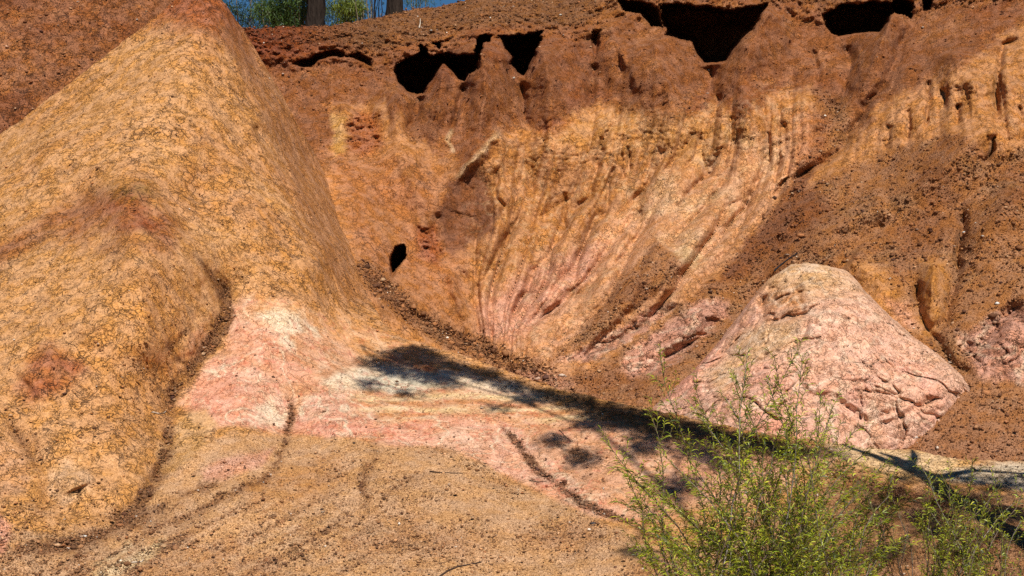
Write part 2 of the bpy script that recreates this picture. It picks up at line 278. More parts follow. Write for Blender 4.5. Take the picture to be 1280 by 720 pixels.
def depth_F(PX, PY):
    D0 = depthF(PX, PY); P = world(PX, PY, D0)
    wx = PX+fbm(P, 1.9, 3, 105)*6; wy = PY+fbm(P, 1.9, 3, 106)*6
    D = D0.copy(); gn = fbm(P, 6, 3, 107); gm_ = fbm(P, 2.5, 3, 108)
    for pts, wd, am in GROOVES_F: D += am*(.22*line_mask(wx+3*gn, wy+3*gn, pts, wd*.9)+.30*line_mask(wx+5*gn, wy+4*gn, pts, wd*1.9)**1.6)*np.clip(1+1.2*gm_, .2, 1.8)
    for pts, wd, am in RIDGES_F: D -= am*line_mask(wx, wy, pts, wd)
    D -= .10*poly_mask(wx, wy, [(150, 228), (188, 230), (222, 280), (252, 325), (272, 365), (268, 400), (240, 450), (212, 480), (200, 560), (170, 600), (100, 640), (-500, 700), (-500, 560), (0, 338), (90, 268)], 9)*(1-sst(400, 500, PY))*sst(60, 170, PX)
    flank = poly_mask(wx, wy, [(285, 20), (330, 75), (405, 200), (440, 300), (480, 380), (430, 380), (380, 290), (340, 180), (300, 90)], 14)
    a = PX-PY*.42
    D -= flank*(.07*vnoise(a/7., PY/70., 0*PX, 141)+.04*vnoise(a/3., PY/30., 0*PX, 142))
    up = sst(470, 380, PY)*sst(480, 430, PX)
    ang = sst(560, 470, PY)
    D += -.10*fbm(P, 1.1, 4, 160) - (.014+.018*up)*fbm(P, 6, 4, 161) - (.004+.010*up)*fbm(P, 24, 3, 162) - .05*fbm(P, 2.6, 3, 163)*(1-up) - up*.05*ridged(P, 2.2, 4, 164)
    lo = sst(560, 620, PY)*sst(1100, 800, PX)
    return D, P, wx, wy, flank, up

# ---------------------------------------------------------------- colours of the earth
K = .86
TAN = lin(218, 158, 100, K); TAN2 = lin(208, 145, 86, K); OCH = lin(190, 138, 76, K); RED = lin(162, 102, 63, K); RED2 = lin(138, 79, 49, K); BRN = lin(156, 106, 68, K); DBR = lin(128, 84, 52, K)
PNK = lin(228, 164, 130, K); SAL = lin(230, 160, 126, K); ROS = lin(212, 152, 126, K); WHT = lin(242, 214, 178, K); CRM = lin(238, 200, 150, K); YEL = lin(214, 160, 92, K); FAN = lin(220, 168, 120, K); GRY = lin(220, 206, 178, K); ORG = lin(202, 138, 84, K)
def mix(col, c, m):
    m = m[..., None]; return col*(1-m)+c*m
def paint_A(PX, PY, st):
    D, P, wx, wy, S, fl, crust, knob, lip = st
    col = np.ones(PX.shape+(3,))*ORG
    n1 = fbm(P, .8, 4, 201); n2 = fbm(P, 3, 4, 202); n3 = fbm(P, 10, 5, 203, .68)*1.25
    pm = lambda pts, s: poly_mask(wx+n3*6+n2*4, wy+n3*6-n2*4, pts, s)
    spur = (34*np.clip(1-2.2*np.abs(vnoise(S*1.5, PY*0, PX*0, 261)), 0, 1)-8)*(PX > 480); pm0 = pm; pm = lambda pts, s: poly_mask(wx+n2*9+n3*9, wy+n2*6+n3*8-spur, pts, s)
    red = pm([(-800, -200), (1800, -200), (1800, -20), (1280, 30), (1240, 70), (1195, 92), (1168, 102), (1118, 98), (1094, 122), (1062, 172), (1030, 172), (1018, 116), (984, 124), (961, 118), (934, 124), (880, 131), (855, 141), (805, 135), (775, 131), (738, 140), (718, 146), (694, 166), (686, 175), (660, 161), (629, 158), (581, 204), (560, 168), (549, 178), (530, 185), (513, 178), (486, 130), (470, 125), (440, 130), (418, 136), (412, 190), (402, 212), (380, 260), (-800, 300)], 9)
    pm = pm0; col = mix(col, RED, red)
    col = mix(col, RED2, red*sst(-.1, .4, n1+.4*n2)*.6)
    col = mix(col, lin(186, 122, 74, K), red*sst(.05, .4, n2-.3*n1)*.55+0*n1)
    # the crust of the rim is browner, with gravel
    top = sst(0, -14, PY-lipline(PX)-6*n2)*(PX > 290)
    col = mix(col, lin(146, 98, 60, K), top*.85); col = mix(col, lin(176, 112, 62, K), crust*sst(.0, .4, n2)*.7)
    left = sst(470, 330, PX)*sst(100, 60, PY)*(PX > 280); col = mix(col, lin(140, 66, 36, K), left*.8)
    pinkish = pm([(598, 372), (650, 340), (705, 310), (770, 268), (850, 225), (905, 190), (1000, 160), (1010, 200), (960, 262), (880, 350), (800, 400), (700, 470), (640, 438), (600, 415)], 22)
    col = mix(col, lin(226, 164, 118, K), np.clip(pinkish*(.8+.5*n2), 0, 1))
    col = mix(col, lin(222, 156, 124, K), pm([(598, 385), (630, 360), (700, 322), (760, 300), (740, 345), (690, 395), (640, 432), (600, 420)], 12)*.8)
    col = mix(col, lin(224, 176, 128, K), pm([(780, 240), (850, 200), (900, 170), (960, 150), (990, 190), (950, 245), (900, 290), (850, 320), (820, 300)], 16)*sst(-.2, .4, n2)*.7)
    col = mix(col, CRM, pm([(835, 318), (860, 305), (880, 322), (870, 335), (845, 330)], 5)*.7)
    col = mix(col, YEL, pm([(690, 150), (760, 140), (880, 150), (930, 160), (880, 200), (760, 190), (680, 180)], 18)*.25)
    # yellow brown apron at the foot left of the bowl
    col = mix(col, lin(182, 118, 74, K), pm([(400, 180), (560, 200), (600, 430), (470, 380)], 24)*np.clip(.8+.5*n1+.5*n2, 0, 1))
    col = mix(col, lin(138, 86, 56, K), pm([(549, 262), (560, 230), (582, 207), (600, 200), (612, 216), (616, 242), (625, 264), (612, 292), (588, 300), (562, 318), (550, 296)], 6)*.95)
    col = mix(col, CRM, np.clip(line_mask(wx, wy, [(630, 160), (606, 183), (584, 203), (564, 228)], 6)*1.6, 0, 1)*.45)
    col = mix(col, CRM, np.clip(line_mask(wx, wy, [(568, 160), (558, 172), (565, 190)], 4)*1.6, 0, 1)*.5)
    col = mix(col, YEL, pm([(415, 140), (432, 142), (434, 175), (424, 195), (414, 180)], 5)*.8)
    # brown scree fans between the ribs and on the right
    scree = pm([(1018, 112), (1060, 120), (1062, 172), (1030, 202), (1008, 236), (1050, 214), (1110, 188), (1150, 172), (1190, 166), (1240, 186), (1450, 196), (1450, 700), (560, 700), (560, 440), (640, 452), (700, 472), (760, 450), (860, 372), (900, 340), (965, 262), (1000, 208), (1026, 168)], 6)
    scree = np.maximum(scree, pm([(822, 297), (850, 320), (850, 345), (810, 378), (760, 412), (706, 448), (690, 452), (720, 418), (760, 372)], 7))
    scree = np.maximum(scree, np.clip(2*line_mask(wx, wy, [(455, 335), (485, 368), (520, 396), (556, 418), (610, 438)], 18, False), 0, 1))
    scree = scree*(1-.85*pm([(1055, 330), (1090, 325), (1130, 372), (1148, 412), (1130, 420), (1080, 370)], 12))*(1-.85*pm([(1150, 325), (1185, 330), (1180, 385), (1170, 425), (1150, 420), (1148, 380)], 10))
    pk = pm([(775, 458), (800, 425), (842, 396), (880, 374), (912, 376), (912, 396), (872, 430), (825, 462), (785, 470)], 6)
    pk = np.maximum(pk, pm([(700, 452), (760, 418), (820, 380), (846, 378), (800, 415), (745, 450)], 5)*.9)
    pk = np.maximum(pk, pm([(1195, 420), (1240, 395), (1300, 370), (1450, 350), (1450, 480), (1280, 478), (1225, 475)], 8))
    pk = np.maximum(pk, pm([(640, 462), (672, 462), (720, 478), (700, 484), (655, 470)], 4)*.7)
    scree = scree*(1-pk)
    scree_c = lin(178, 120, 76, K)*np.ones(PX.shape+(3,)); scree_c = mix(scree_c, lin(154, 98, 60, K), sst(-.1, .3, n1)); scree_c = mix(scree_c, lin(166, 120, 80, K), sst(.0, .4, n2)*.6)
    scree_c = mix(scree_c, lin(170, 118, 84, K), sst(430, 560, PY)*.7)
    scree_c = mix(scree_c, lin(128, 72, 46, K), pm([(1000, 215), (960, 262), (880, 350), (920, 350), (985, 315), (1040, 260)], 14)*.7)
    col = np.where((scree > 0)[..., None], mix(col, 0, 0*scree)*(1-(.9*scree)[..., None])+scree_c*(.9*scree)[..., None], col)
    col = mix(col, ROS, pk*.85); vein = np.clip(1-np.abs(fbm(P, 2.5, 3, 230))*16, 0, 1)
    col = mix(col, WHT, pk*vein*.5)
    yl = pm([(1055, 330), (1090, 325), (1130, 372), (1148, 412), (1130, 420), (1080, 370)], 12)+pm([(1150, 325), (1185, 330), (1180, 385), (1170, 425), (1150, 420), (1148, 380)], 10)
    col = mix(col, lin(206, 142, 82, K), np.clip(yl, 0, 1)*.8); col = mix(col, PNK, pm([(1105, 375), (1135, 380), (1148, 412), (1130, 415)], 8)*.7)
    col = mix(col, lin(176, 92, 60, K), knob*.55)
    veins2 = np.clip(1-np.abs(fbm(P, 4, 4, 231))*14, 0, 1)
    col = mix(col, CRM, fl*veins2*.30*(1-scree))
    str_ = fbm(np.stack([S*6, PY*.03, PY*0]), 1, 3, 240)
    col *= (1+.16*str_*(1-scree))[..., None]
    col *= (1+.13*n2+.10*n1+.10*n3)[..., None]
    deb = np.clip(scree*(.6+.6*n2)+top*.5+crust*.2+red*.10, 0, 1)
    deb = np.maximum(deb, np.clip(line_mask(wx, wy, [(455, 335), (485, 368), (520, 396), (556, 418), (610, 440), (680, 465)], 16, False)*1.6, 0, 1))
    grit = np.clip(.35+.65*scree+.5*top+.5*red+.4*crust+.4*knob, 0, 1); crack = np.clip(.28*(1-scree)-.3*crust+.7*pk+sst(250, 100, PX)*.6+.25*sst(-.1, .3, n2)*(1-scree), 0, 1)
    return np.clip(col, .004, .95), crack, grit, deb*(1-lip)
def paint_F(PX, PY, st):
    D, P, wx, wy, flank, up = st
    n1 = fbm(P, .8, 4, 301); n2 = fbm(P, 3, 4, 302); n3 = fbm(P, 10, 5, 303, .68)*1.25; n4 = fbm(P, 1.6, 3, 305)
    col = np.ones(PX.shape+(3,))*TAN
    pm = lambda pts, s: poly_mask(wx+n3*2.5, wy+n3*2.5, pts, s)
    LM = lambda pts, wd, k=1.6: np.clip(k*line_mask(wx+n3*6+n2*4, wy+n3*6+n1*4, pts, wd*.85)*np.clip(1+1.5*n2+1.3*n3, .15, 1.6), 0, 1)
    col = mix(col, TAN2, sst(-.1, .35, n1)*.7)
    # red cap of the cone
    cap = sst(75, 10, PY-.15*(PX-235)+22*n2)*sst(140, 200, PX)*sst(360, 300, PX)
    col = mix(col, lin(170, 96, 60, K), cap*.9)
    col = mix(col, lin(196, 134, 86, K), flank*.75); col = mix(col, lin(150, 84, 52, K), flank*sst(130, 20, PY)*.6)
    col = mix(col, lin(206, 142, 92, K), sst(120, 220, PY)*sst(330, 250, PY)*sst(0, .4, n1)*.4)
    # lower cone: reddish cap and fading shoulder
    c2 = pm([(150, 228), (185, 232), (215, 270), (232, 302), (200, 318), (150, 300), (100, 300), (40, 300), (-60, 350), (-60, 330), (20, 285), (90, 250)], 20)*np.clip(.75+.9*n2+.5*n1, 0, 1)
    col = mix(col, lin(174, 110, 68, K), np.clip(c2*1.15, 0, 1)*.85); col = mix(col, lin(158, 98, 62, K), np.clip(1.6*line_mask(wx+n2*6, wy+n3*6, [(150, 232), (95, 262), (40, 298), (-60, 352)], 16), 0, 1)*.55); col = mix(col, lin(170, 110, 68, K), pm([(100, 262), (185, 240), (235, 310), (225, 335), (150, 340), (90, 310)], 24)*np.clip(.3+1.2*n2+.6*n4, 0, 1)*.6); col = mix(col, lin(160, 84, 54, K), pm([(150, 245), (190, 252), (222, 292), (190, 306), (150, 285), (120, 262)], 20)*np.clip(.5+.8*n2, 0, 1))
    col = mix(col, lin(140, 104, 44, K), pm([(138, 232), (190, 228), (205, 244), (170, 254), (140, 250)], 10)*np.clip(.45+.8*n3, 0, 1))
    col = mix(col, lin(166, 92, 62, K), np.clip(1.1*pm([(10, 486), (40, 446), (66, 428), (86, 446), (112, 462), (84, 480), (40, 500)], 14), 0, 1)*np.clip(.7+.9*n2, 0, 1)*.8)
    col = mix(col, lin(180, 110, 74, K), pm([(82, 455), (105, 450), (108, 462), (90, 470)], 6)*.7)
    col = mix(col, lin(226, 160, 116, K), pm([(240, 420), (255, 405), (265, 425), (245, 452), (225, 450)], 7)*.6)
    # pink and white hump
    pink = pm([(318, 366), (360, 372), (410, 395), (480, 415), (560, 455), (640, 486), (720, 520), (830, 540), (980, 560), (1050, 556), (1045, 575), (900, 600), (850, 645), (800, 655), (760, 648), (700, 620), (640, 598), (600, 578), (560, 560), (520, 556), (470, 558), (440, 546), (360, 546), (330, 540), (300, 535), (255, 538), (222, 505), (240, 478), (282, 430), (290, 385)], 5)
    col = mix(col, lin(224, 164, 124, K), pink*.9)
    up_o = pm([(320, 362), (420, 385), (530, 425), (640, 465), (640, 480), (560, 470), (470, 470), (440, 440), (380, 400), (320, 385)], 10)
    col = mix(col, lin(222, 160, 104, K), up_o*.85)
    sal = pm([(245, 470), (268, 448), (300, 446), (330, 462), (352, 490), (362, 520), (358, 540), (300, 532), (258, 532), (235, 505)], 5)
    sal = np.maximum(sal, pm([(375, 500), (400, 488), (440, 492), (468, 520), (470, 546), (400, 546), (368, 540)], 5)); sal = np.maximum(sal, .75*pm([(470, 530), (560, 515), (640, 530), (690, 580), (740, 620), (800, 655), (740, 645), (640, 598), (560, 562), (480, 556)], 7))
    sal = np.maximum(sal, .6*pm([(290, 385), (330, 400), (370, 450), (400, 480), (350, 480), (300, 445), (282, 430)], 10))
    v = np.clip(1-np.abs(fbm(P, 2.2, 3, 330))*20, 0, 1); v2 = np.clip(1-np.abs(fbm(P, 5.5, 3, 331))*18, 0, 1)
    sal_c = mix(np.ones(PX.shape+(3,))*lin(229, 160, 128, K), lin(234, 184, 152, K), sst(-.3, .4, n4))
    col = col*(1-(sal*.9)[..., None])+sal_c*(sal*.9)[..., None]
    wht = pm([(318, 390), (345, 384), (372, 392), (400, 412), (402, 440), (440, 470), (410, 480), (380, 450), (350, 430), (335, 405)], 8)*sst(-.25, .15, n2+.3*n3)
    wht = np.maximum(wht, pm([(400, 478), (420, 462), (480, 455), (560, 468), (640, 478), (690, 505), (640, 500), (560, 485), (500, 492), (450, 490), (415, 492)], 6)*sst(-.5, .0, n2+.2))
    wht = np.maximum(wht, pm([(318, 508), (340, 500), (360, 520), (355, 536), (325, 528)], 6)*.9)
    wht = np.maximum(wht, pm([(1030, 552), (1080, 556), (1150, 562), (1200, 574), (1180, 590), (1120, 588), (1060, 576), (1040, 562)], 5)*.45)
    toe = pm([(1030, 550), (1080, 556), (1150, 560), (1200, 572), (1230, 590), (1200, 602), (1120, 598), (1060, 582), (1035, 566)], 5); col = mix(col, lin(244, 190, 124, K), toe*.95); col = mix(col, WHT, wht*.85)
    strata = .5+.5*np.sin((PY+.14*(560-PX)*0+8*n4)*.42+3*n2)
    band = pm([(440, 490), (560, 478), (680, 500), (760, 530), (690, 530), (600, 512), (480, 528), (430, 510)], 8)
    col = mix(col, lin(240, 204, 150, K), band*strata*.8); col = mix(col, lin(214, 140, 82, K), band*(1-strata)*.5)
    bw = pm([(445, 455), (480, 448), (560, 455), (600, 470), (560, 486), (500, 500), (450, 495)], 8)
    col = mix(col, GRY, bw*sst(.0, .35, n2)*.8); col = mix(col, lin(188, 104, 56, K), bw*sst(.05, .4, -n2)*.7)
    col = mix(col, GRY, pm([(1180, 588), (1240, 578), (1300, 575), (1450, 590), (1450, 640), (1300, 618), (1230, 606), (1190, 602)], 6)*.7)
    col = mix(col, WHT, pink*np.clip(np.maximum(v*.8, v2*.5)*(.4+.8*sal), 0, 1)); col = mix(col, lin(206, 100, 76, K), pink*np.clip(1-np.abs(fbm(P, 3.1, 4, 333, .6))*20, 0, 1)*.5)
    # dark crest soil right of the hump
    cs = pm([(700, 490), (850, 522), (1000, 550), (1040, 560), (960, 590), (870, 560), (760, 525)], 9)
    col = mix(col, lin(168, 118, 74, K), cs*.9)
    rp = pm([(830, 560), (880, 552), (960, 572), (1000, 600), (920, 640), (850, 620)], 14); col = mix(col, lin(222, 160, 124, K), rp*.8)
    # debris fan in front
    fan = pm([(-900, 900), (-900, 700), (-60, 660), (60, 668), (140, 655), (175, 620), (215, 565), (300, 545), (330, 545), (360, 548), (440, 549), (470, 562), (520, 558), (560, 564), (600, 582), (640, 603), (700, 625), (760, 656), (820, 690), (880, 690), (940, 650), (1040, 600), (1200, 618), (1300, 625), (2000, 620), (2000, 900)], 4)
    fan_c = np.ones(PX.shape+(3,))*FAN; fan_c = mix(fan_c, lin(204, 148, 102, K), sst(-.1, .35, n4)*.7); fan_c = mix(fan_c, lin(208, 158, 108, K), sst(0, .4, n2)*.5)
    fan_c = mix(fan_c, lin(182, 116, 52, K), pm([(300, 600), (380, 580), (430, 590), (400, 620), (320, 640)], 16)*.5)
    fan_c = mix(fan_c, lin(158, 108, 70, K), sst(880, 1000, PX)*.8)
    col = col*(1-(fan*.95)[..., None])+fan_c*(fan*.95)[..., None]
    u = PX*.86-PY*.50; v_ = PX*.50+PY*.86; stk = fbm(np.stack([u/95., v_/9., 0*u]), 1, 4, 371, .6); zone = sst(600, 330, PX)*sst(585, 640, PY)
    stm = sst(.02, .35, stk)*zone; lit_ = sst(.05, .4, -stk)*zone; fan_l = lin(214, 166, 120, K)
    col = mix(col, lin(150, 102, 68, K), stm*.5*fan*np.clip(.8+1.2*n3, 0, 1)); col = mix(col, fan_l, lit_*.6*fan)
    # pale bedrock windows in the fan
    for pts, c in (([(250, 590), (275, 573), (300, 570), (345, 560), (330, 580), (280, 598), (255, 600)], PNK), ([(195, 560), (225, 520), (255, 510), (270, 530), (255, 555), (215, 590), (195, 592)], lin(216, 164, 108, K)),
                   ([(60, 590), (85, 575), (115, 590), (118, 618), (80, 632), (62, 620)], lin(226, 174, 124, K)), ([(118, 716), (170, 690), (205, 675), (200, 690), (150, 718), (120, 722)], CRM), ([(150, 690), (160, 676), (165, 682), (130, 705), (118, 705)], CRM), ([(-30, 650), (0, 640), (18, 660), (10, 690), (-20, 720)], SAL), ([(0, 545), (30, 565), (40, 610), (0, 620), (-40, 600)], lin(214, 156, 108, K))):
        col = mix(col, c, pm(pts, 5)*.92)
    dl = 0
    for pts, wd, k in (([(238, 312), (250, 326), (268, 345), (285, 365), (284, 395), (264, 430), (238, 465), (216, 490), (207, 520), (209, 560), (192, 600), (168, 642), (120, 670), (50, 700)], 13, 2.2), ([(250, 402), (228, 417), (212, 434), (218, 450), (236, 460)], 6, 1.6),
          ([(355, 484), (363, 500), (366, 520), (361, 545), (350, 575), (335, 598), (262, 632), (180, 682)], 8, 1.1), ([(466, 548), (470, 572), (456, 600), (454, 650)], 13, .9), ([(548, 588), (510, 602), (470, 628)], 9, .6), ([(622, 524), (648, 560), (675, 590), (722, 622), (782, 652), (840, 682)], 8, 1.6),
          ([(715, 555), (728, 575), (730, 605)], 12, .8), ([(0, 500), (30, 560), (55, 600), (50, 640)], 12, .7), ([(40, 365), (80, 395), (110, 430), (145, 442)], 7, .5), ([(90, 655), (200, 640), (300, 590)], 16, 1.0), ([(20, 700), (160, 660), (280, 640)], 20, 1.0), ([(1020, 575), (1100, 610), (1200, 640)], 20, 1.)):
        dl = np.maximum(dl, LM(pts, wd, k))
    dl = np.maximum(dl, pm([(236, 312), (252, 326), (272, 346), (292, 362), (292, 378), (288, 400), (274, 402), (276, 378), (262, 350)], 4)); dlc = lin(134, 88, 56, K)
    col = mix(col, dlc, np.clip(dl, 0, 1)*.7)
    col *= (1+.10*n2+.10*n1+.10*n3)[..., None]
    deb = np.clip(fan*(.30+.45*n4+.3*n2)+.35*cs+.55*stm+.25*zone, 0, 1); deb = np.maximum(deb, dl); deb = np.maximum(deb, .07+.22*(1-pink)*(1-fan)*sst(.0, .4, n4+n2*.5)*sst(330, 450, PY))
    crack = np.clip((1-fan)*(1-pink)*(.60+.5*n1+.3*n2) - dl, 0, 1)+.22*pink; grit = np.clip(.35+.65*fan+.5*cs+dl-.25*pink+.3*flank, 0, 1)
    return np.clip(col, .004, .95), crack, grit, deb
def depth_M(PX, PY):
    D0 = depthM(PX, PY); P = world(PX, PY, D0)
    wx = PX+fbm(P, 1.9, 3, 405)*8; wy = PY+fbm(P, 1.9, 3, 406)*8
    tlx = PX-1010; D = D0.copy()
    # a bedded, broken rock mass: stepped ledges dipping left plus blocky lumps
    Pw = P+np.stack([fbm(P, 3, 3, 441), fbm(P, 3, 3, 442), fbm(P, 3, 3, 443)])*.22; wk, wc, _ = worley(Pw, 1.7, 44); wk2, wc2, _ = worley(Pw, 4.5, 45)
    D += .07*np.exp(-wk*18)+.07*(wc-.5)*sst(.0, .14, wk)+.02*np.exp(-wk2*14)+.03*(wc2-.5)*sst(0, .14, wk2)
    lump = ridged(P, 1.5, 4, 420, .55)
    led = (wy+.28*(wx-1000))/17.0+2.2*fbm(P, 1.1, 2, 421); fr = led-np.floor(led)
    D += .03*(fr**3)*sst(375, 430, PY+0*PX)*(.4+.9*sst(-.3, .3, fbm(P, 1.2, 2, 422)))
    D -= .07*lump + .03*fbm(P, 5, 4, 423, .6) + .012*fbm(P, 20, 2, 424)
    for pts, wd, am in (([(945, 405), (975, 400), (1000, 392), (1040, 378)], 8, .12), ([(1060, 352), (1040, 400), (1035, 440)], 8, .08), ([(985, 460), (1010, 490), (1060, 500)], 8, .1), ([(1010, 395), (1005, 420), (985, 440)], 7, .09), ([(1040, 500), (1075, 525), (1090, 530)], 9, .14), ([(1125, 505), (1090, 530), (1060, 550)], 8, .08), ([(900, 455), (960, 430), (1010, 412)], 9, .1), ([(1110, 480), (1120, 520)], 6, .08), ([(960, 365), (952, 395), (948, 410)], 8, .1), ([(1180, 495), (1150, 510), (1080, 545)], 6, .08)):
        D += am*line_mask(wx, wy, pts, wd)
    m = line_mask(wx, wy, [(945, 385), (980, 375), (1010, 372)], 26); D += .12*m + .1*m*fbm(P, 9, 3, 430)
    e = np.clip((PY-crestM(PX))/9., 0, 1); D += .35*(1-np.sqrt(1-(1-e)**2))
    return D, P, wx, wy, lump, fr
def paint_M(PX, PY, st):
    D, P, wx, wy, lump, fr = st
    n1 = fbm(P, .9, 4, 501); n2 = fbm(P, 3, 4, 502); n3 = fbm(P, 10, 3, 503)
    col = np.ones(PX.shape+(3,))*lin(238, 182, 150, K)
    col = mix(col, lin(230, 160, 134, K), sst(-.1, .35, n1+.3*n2)*.75)
    col = mix(col, lin(228, 176, 140, K), sst(.0, .4, n2)*.6)
    topm = sst(400, 350, PY+n2*20+.25*np.abs(PX-1000)); col = mix(col, lin(226, 178, 126, K), topm*.9)
    col = mix(col, lin(212, 146, 94, K), line_mask(wx, wy, [(945, 385), (980, 378), (1010, 375)], 30)*.8)
    col = mix(col, lin(228, 184, 132, K), poly_mask(wx, wy, [(880, 470), (930, 410), (1000, 400), (990, 430), (930, 460), (900, 500)], 12)*.7)
    v = np.clip(1-np.abs(fbm(P, 2.4, 3, 530))*13, 0, 1); col = mix(col, lin(240, 208, 176, K), v*.6)
    col = mix(col, lin(240, 200, 168, K), sst(.75, .98, fr)*.35)
    edge = sst(26, 0, PY-crestM(PX))*(PX > 1040); col = mix(col, lin(228, 180, 146, K), edge*.6)
    col *= (1+.10*n2+.08*n3+.06*n1)[..., None]
    foot = 0
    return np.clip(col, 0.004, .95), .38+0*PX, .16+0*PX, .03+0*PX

# ---------------------------------------------------------------- earth material
def node(nt, t, **kw):
    n = nt.nodes.new(t)
    for k, v in kw.items(): setattr(n, k, v)
    return n
def earth_material(name, rough=.95):
    m = bpy.data.materials.new(name); m.use_nodes = True; nt = m.node_tree; L = nt.links.new
    bs = nt.nodes['Principled BSDF']; bs.inputs['Roughness'].default_value = rough; bs.inputs['Specular IOR Level'].default_value = .15
    tc = node(nt, 'ShaderNodeTexCoord'); O = tc.outputs['Object']
    at = lambda n: node(nt, 'ShaderNodeAttribute', attribute_name=n)
    ac, ak, ag = at('Col'), at('crack'), at('grit')
    def noise(sc, det, ro=.6, vec=O):
        n = node(nt, 'ShaderNodeTexNoise'); n.inputs['Scale'].default_value = sc; n.inputs['Detail'].default_value = det; n.inputs['Roughness'].default_value = ro; L(vec, n.inputs['Vector']); return n.outputs['Fac']
    def math_(op, a, b=None, c=None, clamp=False):
        n = node(nt, 'ShaderNodeMath', operation=op); n.use_clamp = clamp
        for i, v in enumerate((a, b, c)):
            if v is None: continue
            if isinstance(v, (int, float)): n.inputs[i].default_value = v
            else: L(v, n.inputs[i])
        return n.outputs[0]
    def mr(v, a, b, c, d):
        n = node(nt, 'ShaderNodeMapRange'); n.interpolation_type = 'SMOOTHSTEP'; L(v, n.inputs[0])
        for i, q in enumerate((a, b, c, d)): n.inputs[i+1].default_value = q
        return n.outputs[0]
    nm = noise(4, 5); nf = noise(26, 5, .7); ng = noise(75, 3, .75)
    wn = node(nt, 'ShaderNodeTexNoise'); wn.inputs['Scale'].default_value = 7; wn.inputs['Detail'].default_value = 4; L(O, wn.inputs['Vector'])
    wm = node(nt, 'ShaderNodeVectorMath', operation='MULTIPLY_ADD'); L(wn.outputs['Color'], wm.inputs[0]); wm.inputs[1].default_value = (.24, .24, .24); L(O, wm.inputs[2])
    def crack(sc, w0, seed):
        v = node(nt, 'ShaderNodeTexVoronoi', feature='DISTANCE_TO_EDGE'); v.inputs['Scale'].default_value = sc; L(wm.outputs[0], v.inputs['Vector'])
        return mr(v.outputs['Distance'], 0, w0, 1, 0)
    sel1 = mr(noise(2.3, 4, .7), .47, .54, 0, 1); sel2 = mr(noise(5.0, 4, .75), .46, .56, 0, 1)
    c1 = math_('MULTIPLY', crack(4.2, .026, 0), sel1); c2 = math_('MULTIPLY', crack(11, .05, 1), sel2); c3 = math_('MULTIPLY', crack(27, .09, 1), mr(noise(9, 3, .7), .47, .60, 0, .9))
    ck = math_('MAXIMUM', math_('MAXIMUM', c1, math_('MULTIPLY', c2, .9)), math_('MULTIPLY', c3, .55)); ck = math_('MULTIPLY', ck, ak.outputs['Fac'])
    # stones bedded in the soil
    vo = node(nt, 'ShaderNodeTexVoronoi'); vo.inputs['Scale'].default_value = 38; L(O, vo.inputs['Vector'])
    st = math_('MULTIPLY', mr(vo.outputs['Distance'], .10, .42, 1, 0), mr(vo.outputs['Color'], .45, .6, 0, 1))
    # colour
    bright = math_('ADD', mr(nm, .3, .7, .93, 1.07), math_('MULTIPLY', math_('SUBTRACT', nf, .5), 1.25))
    gr = math_('MULTIPLY', math_('SUBTRACT', ng, .5), math_('MULTIPLY_ADD', ag.outputs['Fac'], 2.2, 1.3))
    bright = math_('ADD', bright, gr); bright = math_('MAXIMUM', bright, .3)
    stc = math_('MULTIPLY', math_('MULTIPLY', st, ag.outputs['Fac']), math_('MULTIPLY_ADD', vo.outputs['Color'], 1.0, -.85))
    bright = math_('ADD', bright, stc)
    cx_ = node(nt, 'ShaderNodeCombineXYZ'); L(bright, cx_.inputs[0]); L(math_('POWER', bright, 1.14), cx_.inputs[1]); L(math_('POWER', bright, 1.30), cx_.inputs[2]); vm = node(nt, 'ShaderNodeVectorMath', operation='MULTIPLY'); L(ac.outputs['Color'], vm.inputs[0]); L(cx_.outputs[0], vm.inputs[1])
    crack_shade_mix = node(nt, 'ShaderNodeMix', data_type='RGBA'); L(math_('MULTIPLY', ck, .75, clamp=True), crack_shade_mix.inputs[0]); L(vm.outputs[0], crack_shade_mix.inputs[6]); crack_shade_mix.inputs[7].default_value = (.15, .07, .04, 1)  # cracks tinted dark brown: crevice shade put into the colour
    hs = node(nt, 'ShaderNodeHueSaturation'); L(crack_shade_mix.outputs[2], hs.inputs['Color']); L(mr(noise(5, 3), .35, .65, .94, 1.06), hs.inputs['Saturation'])
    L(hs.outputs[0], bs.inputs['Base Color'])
    # relief
    h = math_('MULTIPLY', nm, .020)
    h = math_('ADD', h, math_('MULTIPLY', nf, .016)); h = math_('ADD', h, math_('MULTIPLY', math_('MULTIPLY', ng, .016), math_('ADD', ag.outputs['Fac'], .15)))
    h = math_('ADD', h, math_('MULTIPLY', math_('MULTIPLY', st, ag.outputs['Fac']), .014)); h = math_('SUBTRACT', h, math_('MULTIPLY', ck, .045))
    b = node(nt, 'ShaderNodeBump'); b.inputs['Strength'].default_value = 1; b.inputs['Distance'].default_value = 1.0; L(h, b.inputs['Height']); L(b.outputs[0], bs.inputs['Normal'])
    return m
EARTH = earth_material('dry_clay_earth')

